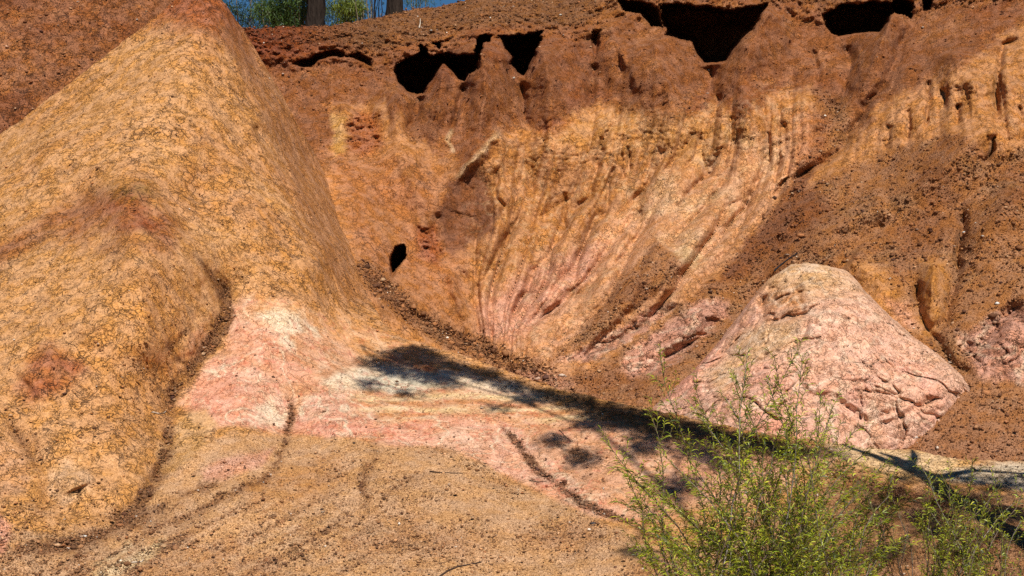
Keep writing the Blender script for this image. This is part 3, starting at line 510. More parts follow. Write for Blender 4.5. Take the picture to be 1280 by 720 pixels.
def mesh_obj(name, verts, faces, mat, parent=None, smooth=True):
    me = bpy.data.meshes.new(name); v = np.asarray(verts, np.float32); f = np.asarray(faces, np.int32); k = f.shape[1]
    me.vertices.add(len(v)); me.vertices.foreach_set('co', v.ravel()); me.loops.add(f.size); me.loops.foreach_set('vertex_index', f.ravel())
    me.polygons.add(len(f)); me.polygons.foreach_set('loop_start', np.arange(0, f.size, k, dtype=np.int32)); me.polygons.foreach_set('loop_total', np.full(len(f), k, np.int32))
    if smooth: me.polygons.foreach_set('use_smooth', np.ones(len(f), bool))
    me.update(calc_edges=True); me.materials.append(mat)
    o = bpy.data.objects.new(name, me); C.objects.link(o); o.parent = parent; return o
def attr(me, name, a, kind='FLOAT'):
    if kind == 'COL':
        at = me.attributes.new(name, 'FLOAT_COLOR', 'POINT'); q = np.ones((len(a), 4), np.float32); q[:, :3] = a; at.data.foreach_set('color', q.ravel())
    else:
        at = me.attributes.new(name, 'FLOAT', 'POINT'); at.data.foreach_set('value', np.asarray(a, np.float32).ravel())
SCATTER = []
def layer(name, x0, x1, crest, bottom, nrows, dfn, pfn, back, front=()):
    """a landform: rows climb from its foot to its crest, then run on over the far side"""
    px = np.arange(x0, x1, STEP); cr = crest(px)+1.1*vnoise(px/9., 0*px, 0*px, 77)+.9*vnoise(px/3.1, 0*px, 0*px, 78)
    t = np.linspace(0, 1, nrows)[:, None]; PX = np.repeat(px[None], nrows, 0); PY = bottom(px)[None]*(1-t)+cr[None]*t
    st = dfn(PX, PY); D = st[0]; col, ck, gr, deb = pfn(PX, PY, st); W = world(PX, PY, D)
    SCATTER.append((W, col, deb, PX, PY))
    rows = [W[:, i] for i in range(nrows)]; cols = [col[i] for i in range(nrows)]; cks = [ck[i] for i in range(nrows)]; grs = [gr[i] for i in range(nrows)]
    top = rows[-1]
    for dy, dz in back:
        q = top.copy(); q[0] *= 1+dy/np.maximum(q[1], 1); q[1] += dy; q[2] += dz + .05*min(dy, 3)*fbm(q, .6, 3, 90); rows.append(q); cols.append(cols[-1]); cks.append(cks[-1]); grs.append(grs[-1])
    bot = rows[0]
    for yy, zz in front:
        q = bot.copy(); q[0] = q[0]*(1+.02*(10-yy)*0); q[1] = np.full_like(q[1], yy); q[2] = zz + .06*fbm(q, .7, 3, 91) + 0*q[1]; rows.insert(0, q); cols.insert(0, cols[0]); cks.insert(0, cks[0]); grs.insert(0, grs[0])
    G = np.stack(rows, 1); n, mcol = G.shape[1], G.shape[2]
    V = G.reshape(3, -1).T; idx = np.arange(n*mcol).reshape(n, mcol)
    F = np.stack([idx[:-1, :-1], idx[:-1, 1:], idx[1:, 1:], idx[1:, :-1]], -1).reshape(-1, 4)
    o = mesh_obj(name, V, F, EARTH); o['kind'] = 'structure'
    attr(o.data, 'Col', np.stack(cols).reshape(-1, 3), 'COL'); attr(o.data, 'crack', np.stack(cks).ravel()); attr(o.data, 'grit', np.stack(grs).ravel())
    return o
botA = lambda px: np.interp(px, [-700, 0, 250, 400, 470, 520, 1700], [420, 330, 330, 470, 490, 500, 500])*(px < 520)+(px >= 520)*(np.minimum(crestF(px)+55, 660))
layer('cliff', -420, 1620, crestA, botA, int(580/STEP), lambda X, Y: depth_A(X, Y), paint_A, [(.25, .02), (.7, .03), (1.5, .02), (3, 0), (6, -.1), (12, -.5), (30, -1.5), (80, -4)])
layer('hillside', -420, 1620, crestF, lambda px: 800+0*px, int(640/STEP), depth_F, paint_F, [(.12, -.01), (.3, -.06), (.7, -.25), (1.4, -.8), (2.4, -1.8), (3.4, -3)], [(9.0, -2.74), (8.0, -2.80), (6, -2.85), (3, -2.9), (0, -2.9), (-6, -2.9), (-25, -2.9)])
layer('rock_mound', 795, 1248, crestM, lambda px: np.minimum(crestF(px)+45, 620), int(250/STEP), depth_M, paint_M, [(.1, -.01), (.3, -.08), (.7, -.4), (1.3, -1.2), (2, -2.4)])

# wide ground sheet out to the horizon, below the modelled landforms
gm = bpy.data.materials.new('far_ground_soil'); gm.use_nodes = True; gm.node_tree.nodes['Principled BSDF'].inputs['Base Color'].default_value = (.30, .17, .08, 1); gm.node_tree.nodes['Principled BSDF'].inputs['Roughness'].default_value = 1
nz = gm.node_tree.nodes.new('ShaderNodeTexNoise'); nz.inputs['Scale'].default_value = 3; nz.inputs['Detail'].default_value = 8; cr_ = gm.node_tree.nodes.new('ShaderNodeValToRGB'); cr_.color_ramp.elements[0].color = (.16, .085, .04, 1); cr_.color_ramp.elements[1].color = (.42, .25, .12, 1)
gm.node_tree.links.new(nz.outputs['Fac'], cr_.inputs[0]); gm.node_tree.links.new(cr_.outputs[0], gm.node_tree.nodes['Principled BSDF'].inputs['Base Color'])
g = mesh_obj('ground', [(-1500, -1500, -3.3), (1500, -1500, -3.3), (1500, 2500, -3.3), (-1500, 2500, -3.3)], [(0, 1, 2, 3)], gm, smooth=False); g['kind'] = 'structure'

# ---------------------------------------------------------------- simple materials with an attribute colour
def attr_material(name, rough=.8, spec=.2, transl=0.0, bump=0, bscale=30, stretch=None):
    m = bpy.data.materials.new(name); m.use_nodes = True; nt = m.node_tree; bs = nt.nodes['Principled BSDF']; bs.inputs['Roughness'].default_value = rough; bs.inputs['Specular IOR Level'].default_value = spec
    a = node(nt, 'ShaderNodeAttribute', attribute_name='Col'); n = node(nt, 'ShaderNodeTexNoise'); n.inputs['Scale'].default_value = bscale; n.inputs['Detail'].default_value = 4
    tc = node(nt, 'ShaderNodeTexCoord'); mp = node(nt, 'ShaderNodeVectorMath', operation='MULTIPLY'); mp.inputs[1].default_value = stretch or (1, 1, 1); nt.links.new(tc.outputs['Object'], mp.inputs[0]); nt.links.new(mp.outputs[0], n.inputs['Vector'])
    r = node(nt, 'ShaderNodeMapRange'); nt.links.new(n.outputs['Fac'], r.inputs[0]); r.inputs[1].default_value = .25; r.inputs[2].default_value = .75; r.inputs[3].default_value = .6; r.inputs[4].default_value = 1.4
    v = node(nt, 'ShaderNodeVectorMath', operation='SCALE'); nt.links.new(a.outputs['Color'], v.inputs[0]); nt.links.new(r.outputs[0], v.inputs['Scale']); nt.links.new(v.outputs[0], bs.inputs['Base Color'])
    if bump:
        b = node(nt, 'ShaderNodeBump'); b.inputs['Distance'].default_value = bump; nt.links.new(n.outputs['Fac'], b.inputs['Height']); nt.links.new(b.outputs[0], bs.inputs['Normal'])
    if transl:
        t = node(nt, 'ShaderNodeBsdfTranslucent'); nt.links.new(v.outputs[0], t.inputs['Color']); mx = node(nt, 'ShaderNodeMixShader'); mx.inputs[0].default_value = transl
        nt.links.new(bs.outputs[0], mx.inputs[1]); nt.links.new(t.outputs[0], mx.inputs[2]); nt.links.new(mx.outputs[0], nt.nodes['Material Output'].inputs['Surface'])
    return m
STONE = attr_material('loose_stone', .9, .2, 0, .004, 60); LEAF = attr_material('green_leaf', .45, .4, .25); BARK = attr_material('bark', .95, .1, 0, .09, 16, (1, 1, .22)); TWIG = attr_material('dry_twig', .85, .2, 0, .003, 50)

# ---------------------------------------------------------------- loose stones: thousands, nobody could count them
OCT = np.array([(1, 0, 0), (-1, 0, 0), (0, 1, 0), (0, -1, 0), (0, 0, 1), (0, 0, -1), (.62, .62, .5), (-.62, .62, .5), (.62, -.62, .5), (-.62, -.62, .5)], float)
OF = np.array([(4, 0, 6), (0, 2, 6), (2, 4, 6), (2, 1, 7), (4, 2, 7), (1, 4, 7), (0, 4, 8), (3, 0, 8), (4, 3, 8), (1, 3, 9), (4, 1, 9), (3, 4, 9), (2, 0, 5), (1, 2, 5), (3, 1, 5), (0, 3, 5)])
def stones(name, W, col, wt, n, s0, s1, seed, pal, label):
    r = np.random.default_rng(seed); A = W.reshape(3, -1); w_ = wt.ravel()*(A[1]**2); w_ = np.clip(w_, 0, None); w_ /= w_.sum()
    i = r.choice(A.shape[1], n, p=w_); c = A[:, i].T + r.normal(0, .01, (n, 3))
    s = s0*np.exp(r.exponential(.42, n)); s = np.minimum(s, s1)
    V = OCT[None]*(1+r.uniform(-.35, .35, (n, len(OCT), 1)))*np.stack([s*r.uniform(.7, 1.4, n), s*r.uniform(.7, 1.3, n), s*r.uniform(.45, .9, n)], 1)[:, None]
    a = r.uniform(0, 6.28, n)[:, None]; x = V[..., 0]*np.cos(a)-V[..., 1]*np.sin(a); y = V[..., 0]*np.sin(a)+V[..., 1]*np.cos(a); V = np.stack([x, y, V[..., 2]], -1)
    b = r.uniform(-.7, .7, n)[:, None]; y = V[..., 1]*np.cos(b)-V[..., 2]*np.sin(b); z = V[..., 1]*np.sin(b)+V[..., 2]*np.cos(b); V = np.stack([V[..., 0], y, z], -1)
    V += c[:, None]+np.array([0, -.10, .10])*s[:, None, None]
    F = OF[None]+(np.arange(n)*len(OCT))[:, None, None]
    o = mesh_obj(name, V.reshape(-1, 3), F.reshape(-1, 3), STONE, smooth=False)
    base = col.reshape(-1, 3)[i]; P_ = np.array([p for p, q in pal]); pr = np.array([q for p, q in pal]); pick = r.choice(len(pal), n, p=pr/pr.sum())
    mixk = r.uniform(.1, .95, n)[:, None]; cc = base*(1-mixk)+P_[pick]*mixk; cc *= r.uniform(.6, 1.25, (n, 1))
    attr(o.data, 'Col', np.repeat(cc, len(OCT), 0), 'COL'); o['kind'] = 'stuff'; o['label'] = label; o['category'] = 'gravel'; return o
PAL = [(lin(120, 78, 52, .8), 5), (lin(92, 58, 42, .8), 4), (lin(160, 104, 66, .8), 4), (lin(74, 48, 44, .8), 1.4), (lin(212, 170, 130, .8), 1.0), (lin(236, 224, 206, .9), .18)]
for k, (nm_, n_, s0, s1, lab) in enumerate((('scree', 120000, .0044, .028, 'brown scree and fine gravel scattered over the back wall'), ('gravel', 150000, .0026, .017, 'loose brown gravel strewn over the front slope and its gullies'))):
    W, col, deb, PX, PY = SCATTER[k]
    vis = (PX > -60) & (PX < 1340) & (PY < 770) & (PY > -40)
    stones(nm_, W, col, np.where(vis, deb**1.3, 0), n_, s0, s1, 31+k, PAL, lab)
    big = np.clip((deb-.72)/.28, 0, 1)**2*np.clip(.2+2.5*vnoise(PX/14., PY/14., 0*PX, 88), 0, 1) if k else np.clip(line_mask(PX, PY, [(465, 345), (485, 370), (520, 397), (556, 419), (610, 440), (690, 470)], 16, False)+.6*line_mask(PX, PY, [(1280, 375), (1245, 405), (1215, 440), (1195, 470), (1225, 500)], 14)+.04*deb*np.clip(4*vnoise(PX/40., PY/40., 0*PX, 89)-1, 0, 1), 0, 1)
    stones('gully_debris', W, col, np.where(vis, big, 0), (2200, 4600)[k], (.009, .006)[k], (.05, .03)[k], 41+k, PAL, ('coarse stones gathered along the foot of the back wall', 'coarse debris gathered in the channels of the front slope')[k])

# ---------------------------------------------------------------- plants
def ground_at(px, py, k=1):
    W, col, deb, PX, PY = SCATTER[k]; i = np.argmin((PX-px)**2+(PY-py)**2); return Vector(W.reshape(3, -1)[:, i])
def at(px, py, Y): return Vector(((px-640)/FX*Y, Y, (360-py)/FX*Y))
class Tubes:
    def __init__(s): s.v = []; s.f = []; s.c = []
    def add(s, pts, r0, r1, n=5, col=(.2, .15, .1), rag=0.0, rr=None, flare=0):
        pts = [Vector(p) for p in pts]; b = len(s.v); m = len(pts)
        for i, p in enumerate(pts):
            d = (pts[min(i+1, m-1)]-pts[max(i-1, 0)]).normalized(); u = d.cross(Vector((0, 1, .01))).normalized() if abs(d.y) < .95 else d.cross(Vector((1, 0, 0))).normalized(); v = d.cross(u)
            t = i/max(m-1, 1); r = (r0+(r1-r0)*t)*(1+flare*max(0, 1-t*8)**2)
            for k in range(n):
                a = 2*math.pi*k/n; q = r*(1+(rag*(rr.random()-.5) if rr else 0)); s.v.append(p+(u*math.cos(a)+v*math.sin(a))*q); s.c.append(col)
        for i in range(m-1):
            for k in range(n):
                a = b+i*n+k; c = b+i*n+(k+1) % n; s.f.append((a, c, c+n, a+n))
    def build(s, name, mat, parent=None):
        o = mesh_obj(name, [tuple(v) for v in s.v], s.f, mat, parent); attr(o.data, 'Col', np.array(s.c), 'COL'); return o
def bez(a, b, c, n):
    a, b, c = Vector(a), Vector(b), Vector(c); return [a*(1-t)**2+b*2*t*(1-t)+c*t*t for t in [i/(n-1) for i in range(n)]]
def wander(pts, amp, r): return [pts[0]]+[p+Vector((r.uniform(-amp, amp), r.uniform(-amp, amp), r.uniform(-amp, amp))) for p in pts[1:-1]]+[pts[-1]]
def leaves(name, P, Dv, L, Wd, curl, col, mat, parent, seed=1, segs=3):
    """many narrow leaves, each a bent strip"""
    P = np.asarray(P); Dv = np.asarray(Dv); n = len(P); r = np.random.default_rng(seed); Dv = Dv/np.linalg.norm(Dv, axis=1, keepdims=True)
    s_ = np.cross(Dv, r.normal(0, 1, (n, 3))); s_ /= np.linalg.norm(s_, axis=1, keepdims=True); V = []
    for k in range(segs+1):
        t = k/segs; wk = Wd*(math.sin(math.pi*(t*.86+.10)))*.5; c = P+Dv*(L*t)[:, None]; c[:, 2] -= curl*L*t*t
        V += [c-s_*wk[:, None], c+s_*wk[:, None]]
    V = np.stack(V, 1); q = []
    for k in range(segs): q.append([2*k, 2*k+1, 2*k+3, 2*k+2])
    F = np.array(q)[None]+(np.arange(n)*2*(segs+1))[:, None, None]
    o = mesh_obj(name, V.reshape(-1, 3), F.reshape(-1, 4), mat, parent); attr(o.data, 'Col', np.repeat(col, 2*(segs+1), 0), 'COL'); return o
def empty(name, loc, label, cat, group=None):
    o = bpy.data.objects.new(name, None); C.objects.link(o); o.location = loc; o['label'] = label; o['category'] = cat
    if group: o['group'] = group
    o.empty_display_size = .1; return o
def adopt(root, *ch):
    for c in ch:
        c.parent = root; c.matrix_parent_inverse.identity(); c.location = -root.location
def shrub(name, label, cat, base, tips, seed, twigs, leafy, leaf_len, spread=.25, dead=0, r0=.008, start=.35):
    r = random.Random(seed); T = Tubes(); LP, LD, LL, LC = [], [], [], []; base = Vector(base)
    for tip in tips:
        tip = Vector(tip); b = base+Vector((r.uniform(-spread, spread), r.uniform(-spread, spread)*.7, r.uniform(-.05, .02)))
        mid = b.lerp(tip, .5)+Vector((-(tip.x-b.x)*.22, 0, (tip.z-b.z)*.10)); n = 12
        w0 = r.uniform(0, 6.28); w1 = r.uniform(.015, .05); pts = [p+Vector((math.sin(w0+i_*.75)*w1*min(i_, 5)/5, math.cos(w0+i_*.6)*w1, 0)) for i_, p in enumerate(wander(bez(b, mid, tip, n), .014, r))]; hgt = (tip-b).length
        g = r.uniform(.8, 1.25); bc = (.17*g, .12*g, .085*g) if r.random() > .3 else (.26*g, .22*g, .19*g)
        T.add(pts, r0*r.uniform(.7, 1.2), .0016, 4, bc)
        k = int(hgt*twigs)
        for j in range(k):
            t = start+(1-start)*((j+r.random())/k); f = t*(n-1); i = min(int(f), n-2); p = pts[i].lerp(pts[i+1], f-i); d = (pts[i+1]-pts[i]).normalized()
            a = r.uniform(0, 6.283); side = Vector((math.cos(a), math.sin(a)*.8, 0)); L_ = r.uniform(.10, .38)*(1.15-t*.75)*(1 if hgt > .6 else .7)
            e = p+(d*.8+side*r.uniform(.35, .9)+Vector((0, 0, .30))).normalized()*L_; tw = bez(p, p.lerp(e, .5)+side*.02, e, 5); T.add(tw, .0024, .0008, 3, (.16, .13, .06))
            if r.random() < dead: continue
            m = int(L_*leafy)
            for q in range(m):
                tt = .12+.88*(q+r.random())/max(m, 1); ff = tt*4; ii = min(int(ff), 3); lp = tw[ii].lerp(tw[ii+1], ff-ii); dd = (tw[ii+1]-tw[ii]).normalized(); aa = r.uniform(0, 6.283)
                ld = dd*r.uniform(.5, 1.0)+Vector((math.cos(aa), math.sin(aa), r.uniform(-.1, .5)))*r.uniform(.35, .8)
                LP.append(tuple(lp)); LD.append(tuple(ld)); LL.append(leaf_len*r.uniform(.5, 1.25)); y = r.random(); LC.append((.25+.36*y*y, .31+.28*y*y, .015+.02*y) if r.random() > .28 else (.06, .09, .015))
        m = int(hgt*leafy*.28)
        for q in range(m):
            t = .5+.5*(q/max(m, 1)); f = t*(n-1); i = min(int(f), n-2); lp = pts[i].lerp(pts[i+1], f-i); dd = (pts[i+1]-pts[i]).normalized(); aa = r.uniform(0, 6.283)
            if r.random() < dead: continue
            LP.append(tuple(lp)); LD.append(tuple(dd*r.uniform(.7, 1.2)+Vector((math.cos(aa), math.sin(aa), .1))*r.uniform(.3, .7))); LL.append(leaf_len*r.uniform(.6, 1.2)); y = r.random(); LC.append((.19+.24*y, .28+.18*y, .02))
    root = empty(name, base, label, cat); a_ = T.build('branches', TWIG); ch = [a_]
    if LP: ch.append(leaves('foliage', LP, LD, np.array(LL), np.full(len(LL), .0072)*np.random.default_rng(seed).uniform(.6, 1.2, len(LL)), .55, np.array(LC), LEAF, None, seed))
    adopt(root, *ch); return root
rb = random.Random(5)
tips = [at(px, py, Y) for px, py, Y in [(829, 448, 9.0), (870, 481, 9.2), (940, 444, 8.9), (962, 470, 9.3), (976, 446, 9.0), (988, 442, 9.2), (1007, 444, 9.1), (1036, 506, 9.0), (1075, 531, 9.3), (760, 548, 8.9), (775, 590, 9.1), (905, 498, 9.4), (925, 470, 9.2), (1050, 545, 9.5), (855, 500, 9.6), (890, 520, 8.8), (1020, 490, 9.5), (1000, 520, 8.8), (810, 520, 9.3), (840, 540, 9.1), (800, 600, 8.8), (1100, 580, 9.2), (1110, 620, 9.0)]]
for _ in range(62):
    x = rb.uniform(775, 1135); top = 525+abs(x-970)*.30; tips.append(at(x, rb.uniform(top, 690), rb.uniform(8.5, 9.8)))
B0 = at(965, 884, 9.2); B0.z = -2.76
shrub('shrub', 'large bright green needle leaved shrub growing in front of the pink mound', 'shrub', B0, tips, 3, 11, 90, .072, .62)
B1 = at(1205, 870, 9.5); B1.z = -2.74
shrub('shrub', 'thin open green shrub with grey stems at the lower right corner', 'shrub', B1, [at(px, py, Y) for px, py, Y in [(1160, 600, 9.2), (1215, 640, 9.0), (1245, 655, 9.2), (1190, 665, 9.1), (1270, 690, 9.2), (1150, 581, 9.4), (1220, 572, 9.5), (1180, 612, 9.6), (1240, 612, 9.3), (1270, 625, 9.6), (1135, 640, 9.3), (1195, 650, 9.2), (1262, 668, 9.4), (1225, 690, 9.6), (1165, 680, 9.5), (1290, 590, 9.5), (1170, 640, 9.6), (1205, 620, 9.4), (1255, 590, 9.5), (1185, 590, 9.6), (1230, 640, 9.2), (1280, 650, 9.4), (1210, 670, 9.3), (1150, 620, 9.4)]], 8, 12, 85, .055, .4, .12, .006)
shrub('dead_shrub', 'bare grey twigs of a dead shrub between the two green shrubs', 'dead shrub', at(1150, 872, 9.3)+Vector((0, 0, 0)), [at(px, py, Y) for px, py, Y in [(1078, 612, 9.2), (1095, 640, 9.3), (1120, 600, 9.5), (1130, 660, 9.2), (1100, 690, 9.4), (1160, 640, 9.4)]], 12, 9, 0, .03, .12, 1, .006)

def gum_leaves(centres, n, size, seed, name='crown', greens=((.07, .11, .03), (.13, .17, .045)), wd=.017, ln=.11, hang=.7):
    r = np.random.default_rng(seed); P = []
    for (c, rad), k in zip(centres, n):
        q = r.normal(0, 1, (k, 3)); q = q/np.linalg.norm(q, axis=1, keepdims=True)*(r.uniform(0, 1, (k, 1))**.45); P.append(np.array(c)+q*np.array(rad))
    P = np.concatenate(P); m = len(P); Dv = r.normal(0, 1, (m, 3))*.8; Dv[:, 2] -= hang; t = r.uniform(0, 1, (m, 1)); col = np.array(greens[0])*(1-t)+np.array(greens[1])*t
    return leaves(name, P, Dv, ln*size*r.uniform(.6, 1.3, m), wd*size*r.uniform(.7, 1.3, m), .15, col, LEAF, None, seed, 2)
S = sd
def shadow_crown(root_pts, targets, seed, label, cat, base, r0, r1, extra=()):
    """a tree beside the view; its clusters hang where their shade falls on the slope"""
    r = random.Random(seed); T = Tubes(); tr = wander(root_pts, .03, r); T.add(tr, r0, r1, 10, (.22, .19, .16), .12, r, .5); cs, ns = [], []; limbs = Tubes()
    nodes = [Vector(p) for p in tr[len(tr)//2:]]
    for pts in extra:
        pts = wander([Vector(p) for p in pts], .04, r); limbs.add(pts, r1*.8, r1*.25, 7, (.22, .19, .16)); nodes += pts[1:]
    pend = []
    for px, py, t, rad, k in targets:
        P = ground_at(px, py); pend.append((P+S*t, rad, k))
    pend.sort(key=lambda q: min((q[0]-n_).length for n_ in nodes))
    for c, rad, k in pend:
        n_ = min(nodes, key=lambda q: (q-c).length+.3*max(0, q.z-c.z)); mid = n_.lerp(c, .5)+Vector((r.uniform(-.15, .15), r.uniform(-.15, .15), .18)); b = bez(n_, mid, c, 6); limbs.add(b, .022, .007, 5, (.2, .17, .14)); nodes += [b[3], b[5]]
        for _ in range(5):
            e = c+Vector((r.gauss(0, rad*.7), r.gauss(0, rad*.7), r.gauss(0, rad*.5))); limbs.add([b[4], b[4].lerp(e, .5)+Vector((0, 0, .04)), e], .006, .002, 3, (.2, .15, .1))
        cs.append((tuple(c), (rad, rad, rad*.7))); ns.append(k)
    root = empty('tree', base, label, cat); a = T.build('trunk', BARK); b = limbs.build('limbs', BARK); c = gum_leaves(cs, ns, 1, seed); adopt(root, a, b, c)
    return root
# tree just outside the right edge: its trunk and forks fall as shade across the pale toe of the slope
TB = Vector((4.36, 10.75, -2.35)); TT = Vector((4.38, 10.75, 1.45))
f1 = ground_at(1052, 552)+S*5.3; f2 = ground_at(1100, 566)+S*5.0; f3 = ground_at(1290, 592)+S*5.6; f4 = ground_at(1140, 562)+S*4.8
shadow_crown([TB.lerp(TT, i/8) for i in range(9)], [(1215, 600, 6.2, .28, 200), (1250, 608, 6.0, .30, 300), (1285, 604, 6.2, .3, 300), (1190, 596, 6.0, .2, 90), (1265, 640, 5.6, .22, 260), (1035, 565, 6.6, .25, 200), (1170, 640, 5.5, .28, 220), (1235, 672, 5.2, .25, 200), (1130, 600, 6.0, .24, 160), (1095, 640, 6.2, .25, 160), (1215, 625, 5.8, .3, 260), (1280, 670, 5.2, .2, 150), (1190, 625, 5.6, .3, 260), (1245, 640, 5.4, .28, 260), (1150, 650, 5.6, .25, 200), (1200, 690, 5.0, .25, 200), (1110, 620, 6.0, .25, 160)], 21,
  'tall gum tree whose shadow crosses the pale slope from the lower right', 'tree', TB, .115, .08,
  [[TT, TT.lerp(f4, .5), f4], [TT-Vector((0, 0, .25)), (TT-Vector((0, 0, .2))).lerp(f1, .5)+Vector((0, 0, .1)), f1], [TT-Vector((0, 0, .5)), TT.lerp(f3, .5), f3], [TT, TT.lerp(f2, .5), f2]])
TB2 = Vector((4.2, 2.9, -2.95))
tg = []
for px, py, rad, k in [(475, 455, .30, 150), (505, 446, .34, 260), (535, 450, .32, 260), (568, 460, .28, 220), (525, 468, .30, 170), (600, 466, .26, 150), (640, 482, .26, 150), (680, 492, .26, 170), (715, 502, .28, 200), (755, 514, .34, 300), (795, 522, .34, 300), (815, 545, .3, 180), (865, 560, .3, 160), (900, 575, .28, 120), (520, 440, .3, 260), (550, 470, .25, 160), (490, 462, .25, 130), (610, 472, .24, 130), (660, 500, .22, 100), (835, 532, .32, 260), (775, 528, .28, 180), (738, 528, .24, 110), (875, 540, .30, 220), (915, 549, .30, 220), (955, 556, .26, 160), (990, 566, .22, 110), (460, 480, .20, 45), (510, 492, .2, 40), (560, 480, .2, 50), (690, 548, .22, 70), (725, 572, .24, 80), (800, 560, .2, 70), (845, 608, .26, 110), (620, 510, .2, 30), (1110, 690, .22, 60), (1040, 700, .25, 60), (1170, 660, .22, 60), (790, 690, .14, 30)]:
    tg.append((px, py, rb.uniform(6.6, 7.8), rad*1.0, int(k*3.8)))
shadow_crown([TB2, Vector((4.25, 2.9, -1.5)), Vector((4.2, 2.8, 0)), Vector((4.15, 2.9, 1.6)), Vector((4.1, 3.1, 3.2)), Vector((4.0, 3.5, 4.8)), Vector((3.9, 4.2, 6.0))], tg, 22,
  'tall gum tree overhanging the near slope, its crown shading the crest of the white hump', 'tree', TB2, .15, .05,
  [[(3.9, 4.2, 6.0), (3.4, 6.0, 6.9), (2.7, 7.6, 7.2), (1.9, 8.7, 7.1), (.9, 9.8, 6.6), (.8, 11.2, 5.6)], [(2.7, 7.6, 7.2), (2.5, 9.6, 6.4), (2.2, 11.0, 5.2)], [(.9, 9.8, 6.6), (.2, 11.0, 5.9), (-.5, 12.0, 5.2)]])

# trees and bushes on the plateau behind the rim
def rim_tree(px, Yt, w_px, label, seed, lean=0.0, zb=None):
    r = random.Random(seed); z = SCATTER[0][0][2, -1, np.argmin(np.abs(SCATTER[0][3][-1]-px))]; b = Vector(((px-640)/FX*Yt, Yt, z-.15)); rr_ = w_px/2/FX*Yt; T = Tubes()
    pts = [b+Vector((lean*h*h*.02, 0, h)) for h in (0, .3, .6, 1, 1.6, 2.4, 3.4, 4.6, 6)]; pts = wander(pts, .02, r); T.add(pts, rr_*1.03, rr_*.45, 14, (.030, .021, .016), .40, r, .25)
    lm = Tubes(); cs, ns = [], []
    for k in range(7):
        a = r.uniform(0, 6.28); s0 = pts[-1] if k > 3 else pts[-2]; e = s0+Vector((math.cos(a)*r.uniform(.8, 2), math.sin(a)*r.uniform(.8, 2), r.uniform(.6, 2.4))); lm.add(bez(s0, s0.lerp(e, .5)+Vector((0, 0, .3)), e, 6), rr_*.35, rr_*.12, 6, (.12, .09, .07)); cs.append((tuple(e), (.9, .9, .6))); ns.append(500)
    root = empty('tree', b, label, 'tree'); x = T.build('trunk', BARK); y = lm.build('limbs', BARK); c = gum_leaves(cs, ns, 1.2, seed); adopt(root, x, y, c)
rim_tree(394, 25.3, 26, 'thick dark trunked tree on the rim, the left one of two', 41, .3)
rim_tree(494, 25.6, 23, 'dark straight trunk standing on the rim above the hollow, the right one of two', 42, -.2)
def rim_bush(name, label, px0, px1, Y, top_py, n, seed, greens, cat='bush', size=.8, stems=8):
    r = random.Random(seed); T = Tubes(); cs, ns = [], []; zb = 4.45
    b = Vector(((px0+px1)/2-640, 0, 0))*(Y/FX); b.y = Y; b.z = 4.3
    for k in range(stems):
        x = (r.uniform(px0, px1)-640)/FX*Y; top = Vector((x, Y+r.uniform(-.6, .6), (360-r.uniform(top_py, 22))/FX*Y)); s0 = b+Vector(((x-b.x)*.35, 0, 0)); T.add(wander(bez(s0, s0.lerp(top, .5)+Vector(((x-b.x)*.2, 0, .1)), top, 8), .02, r), .018, .005, 4, (.26, .20, .13)); cs.append((tuple(top), (.32, .32, .24))); ns.append(n)
        m = top.lerp(s0, .4); cs.append((tuple(m), (.3, .3, .25))); ns.append(n//2)
    root = empty(name, b, label, cat); a = T.build('branches', TWIG); ch = [a]
    if n > 3: ch.append(gum_leaves(cs, ns, size, seed, 'foliage', greens))
    adopt(root, *ch)
G1 = ((.05, .10, .02), (.11, .17, .03)); G2 = ((.11, .15, .02), (.26, .30, .04)); G3 = ((.04, .08, .03), (.08, .13, .05))
rim_bush('bush', 'thin blue green saplings against the sky beside the tall cone', 284, 325, 29, -60, 220, 51, G3, stems=9)
rim_bush('bush', 'leafy green bush on the plateau left of the thick trunk', 318, 368, 28, -50, 420, 52, G1, stems=12)
rim_bush('bush', 'olive bush close against the left side of the thick trunk', 356, 388, 27, -20, 420, 53, G1, stems=8)
rim_bush('bush', 'yellow green bush on the plateau right of the thick trunk', 404, 446, 27.5, 4, 380, 54, G2, stems=9)
rim_bush('bush', 'nearly bare twiggy bush between the two trunks', 440, 486, 27, -25, 5, 55, G3, stems=26, size=.7)
rim_bush('bush', 'small dark green bush to the right of the right trunk', 512, 534, 27, -30, 160, 56, G3, stems=5, size=.6)

# ---------------------------------------------------------------- single sticks and stones one can point to
def stick(name, label, cat, pxs, k, r0, col, seed, group=None):
    r = random.Random(seed); pts = [ground_at(x, y, k)+Vector((0, -r0*.8, r0*.9)) for x, y in pxs]
    o = Tubes(); o.add(pts, r0, r0*.45, 6, col, .3, r); m = o.build(name, TWIG); m['label'] = label; m['category'] = cat
    if group: m['group'] = group
    return m
dk = (.06, .035, .025); pl = (.52, .42, .32)
stick('stick', 'short dark stick lying level on the tan fan below the pink band', 'stick', [(537, 589), (550, 591), (563, 592), (579, 592)], 1, .006, dk, 1, 'sticks on the slope')
stick('stick', 'long crooked dark stick at the bottom edge of the picture', 'stick', [(548, 722), (560, 714), (572, 709), (588, 706), (602, 703)], 1, .008, dk, 2, 'sticks on the slope')
stick('stick', 'thin dark stick lying across the debris line under the pink band', 'stick', [(662, 601), (672, 603), (684, 602)], 1, .005, dk, 3, 'sticks on the slope')
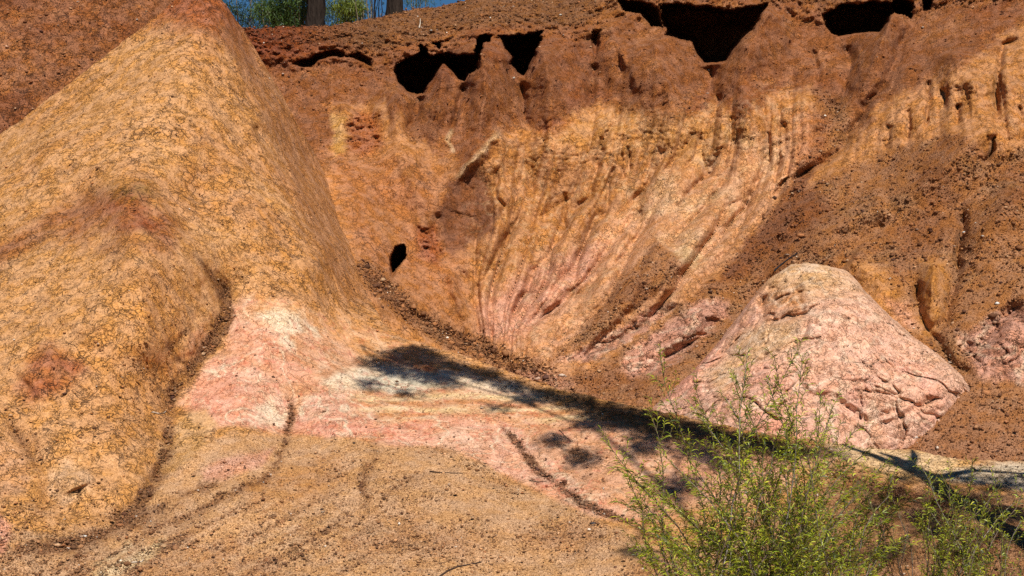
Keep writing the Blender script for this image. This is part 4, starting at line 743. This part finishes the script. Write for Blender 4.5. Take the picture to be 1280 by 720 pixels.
stick('stick', 'thin brown stick beside the debris channel on the lower pink rock', 'stick', [(704, 612), (712, 616), (720, 622)], 1, .005, dk, 4, 'sticks on the slope')
stick('stick', 'small forked twig in the shade of the large shrub', 'stick', [(700, 538), (706, 546), (714, 552)], 1, .005, dk, 5, 'sticks on the slope')
stick('stick', 'straight black stick leaning on the scree just left of the pink mound top', 'stick', [(968, 339), (977, 332), (986, 324), (996, 317)], 0, .012, (.03, .03, .035), 6)
stick('stick', 'short black stick on the pink rock of the valley side', 'stick', [(784, 416), (789, 411), (796, 404)], 0, .010, (.03, .03, .035), 7)
stick('bark_strip', 'curved pale strip of bark in the dark gully at left', 'bark', [(190, 516), (197, 518), (205, 517), (208, 515)], 1, .009, pl, 8)
stick('bark_strip', 'pale twig lying across the debris at lower left', 'bark', [(165, 704), (172, 704), (178, 702), (181, 699)], 1, .007, pl, 9)
stick('root', 'pale bent root sticking out of the rim crust below the right trunk', 'root', [(524, 36), (526, 30), (525, 24)], 0, .014, pl, 10)
def stone(label, px, py, k, s, col, seed, group=None):
    r = np.random.default_rng(seed); c = ground_at(px, py, k); V = OCT*(1+r.uniform(-.25, .25, (len(OCT), 1)))*np.array([s, s*.8, s*.55])+np.array(c)+np.array([0, -.2*s, .2*s])
    o = mesh_obj('stone', V, OF, STONE, smooth=False); attr(o.data, 'Col', np.repeat(np.array([col]), len(V), 0), 'COL'); o['label'] = label; o['category'] = 'stone'; o['group'] = 'single stones'
stone('dark grey stone on the tan fan beside the debris channel', 741, 655, 1, .028, (.07, .06, .06), 1)
stone('white chip of stone in the debris at lower left', 107, 671, 1, .026, (.75, .72, .66), 2)
stone('small black stone on the fan just under the pink band', 443, 554, 1, .02, (.05, .04, .04), 3)
stone('pale stone in the shade at the right foot of the pink mound', 1142, 549, 0, .055, (.62, .50, .42), 4)
stone('white stone high on the brown scree near the right edge', 1205, 292, 0, .035, (.72, .68, .62), 5)
stone('white stone in the scree channel right of the mound', 1246, 380, 0, .035, (.72, .68, .62), 6)
stone('pale lump at the foot of the rib in the valley bottom', 702, 470, 0, .05, (.6, .45, .34), 7)
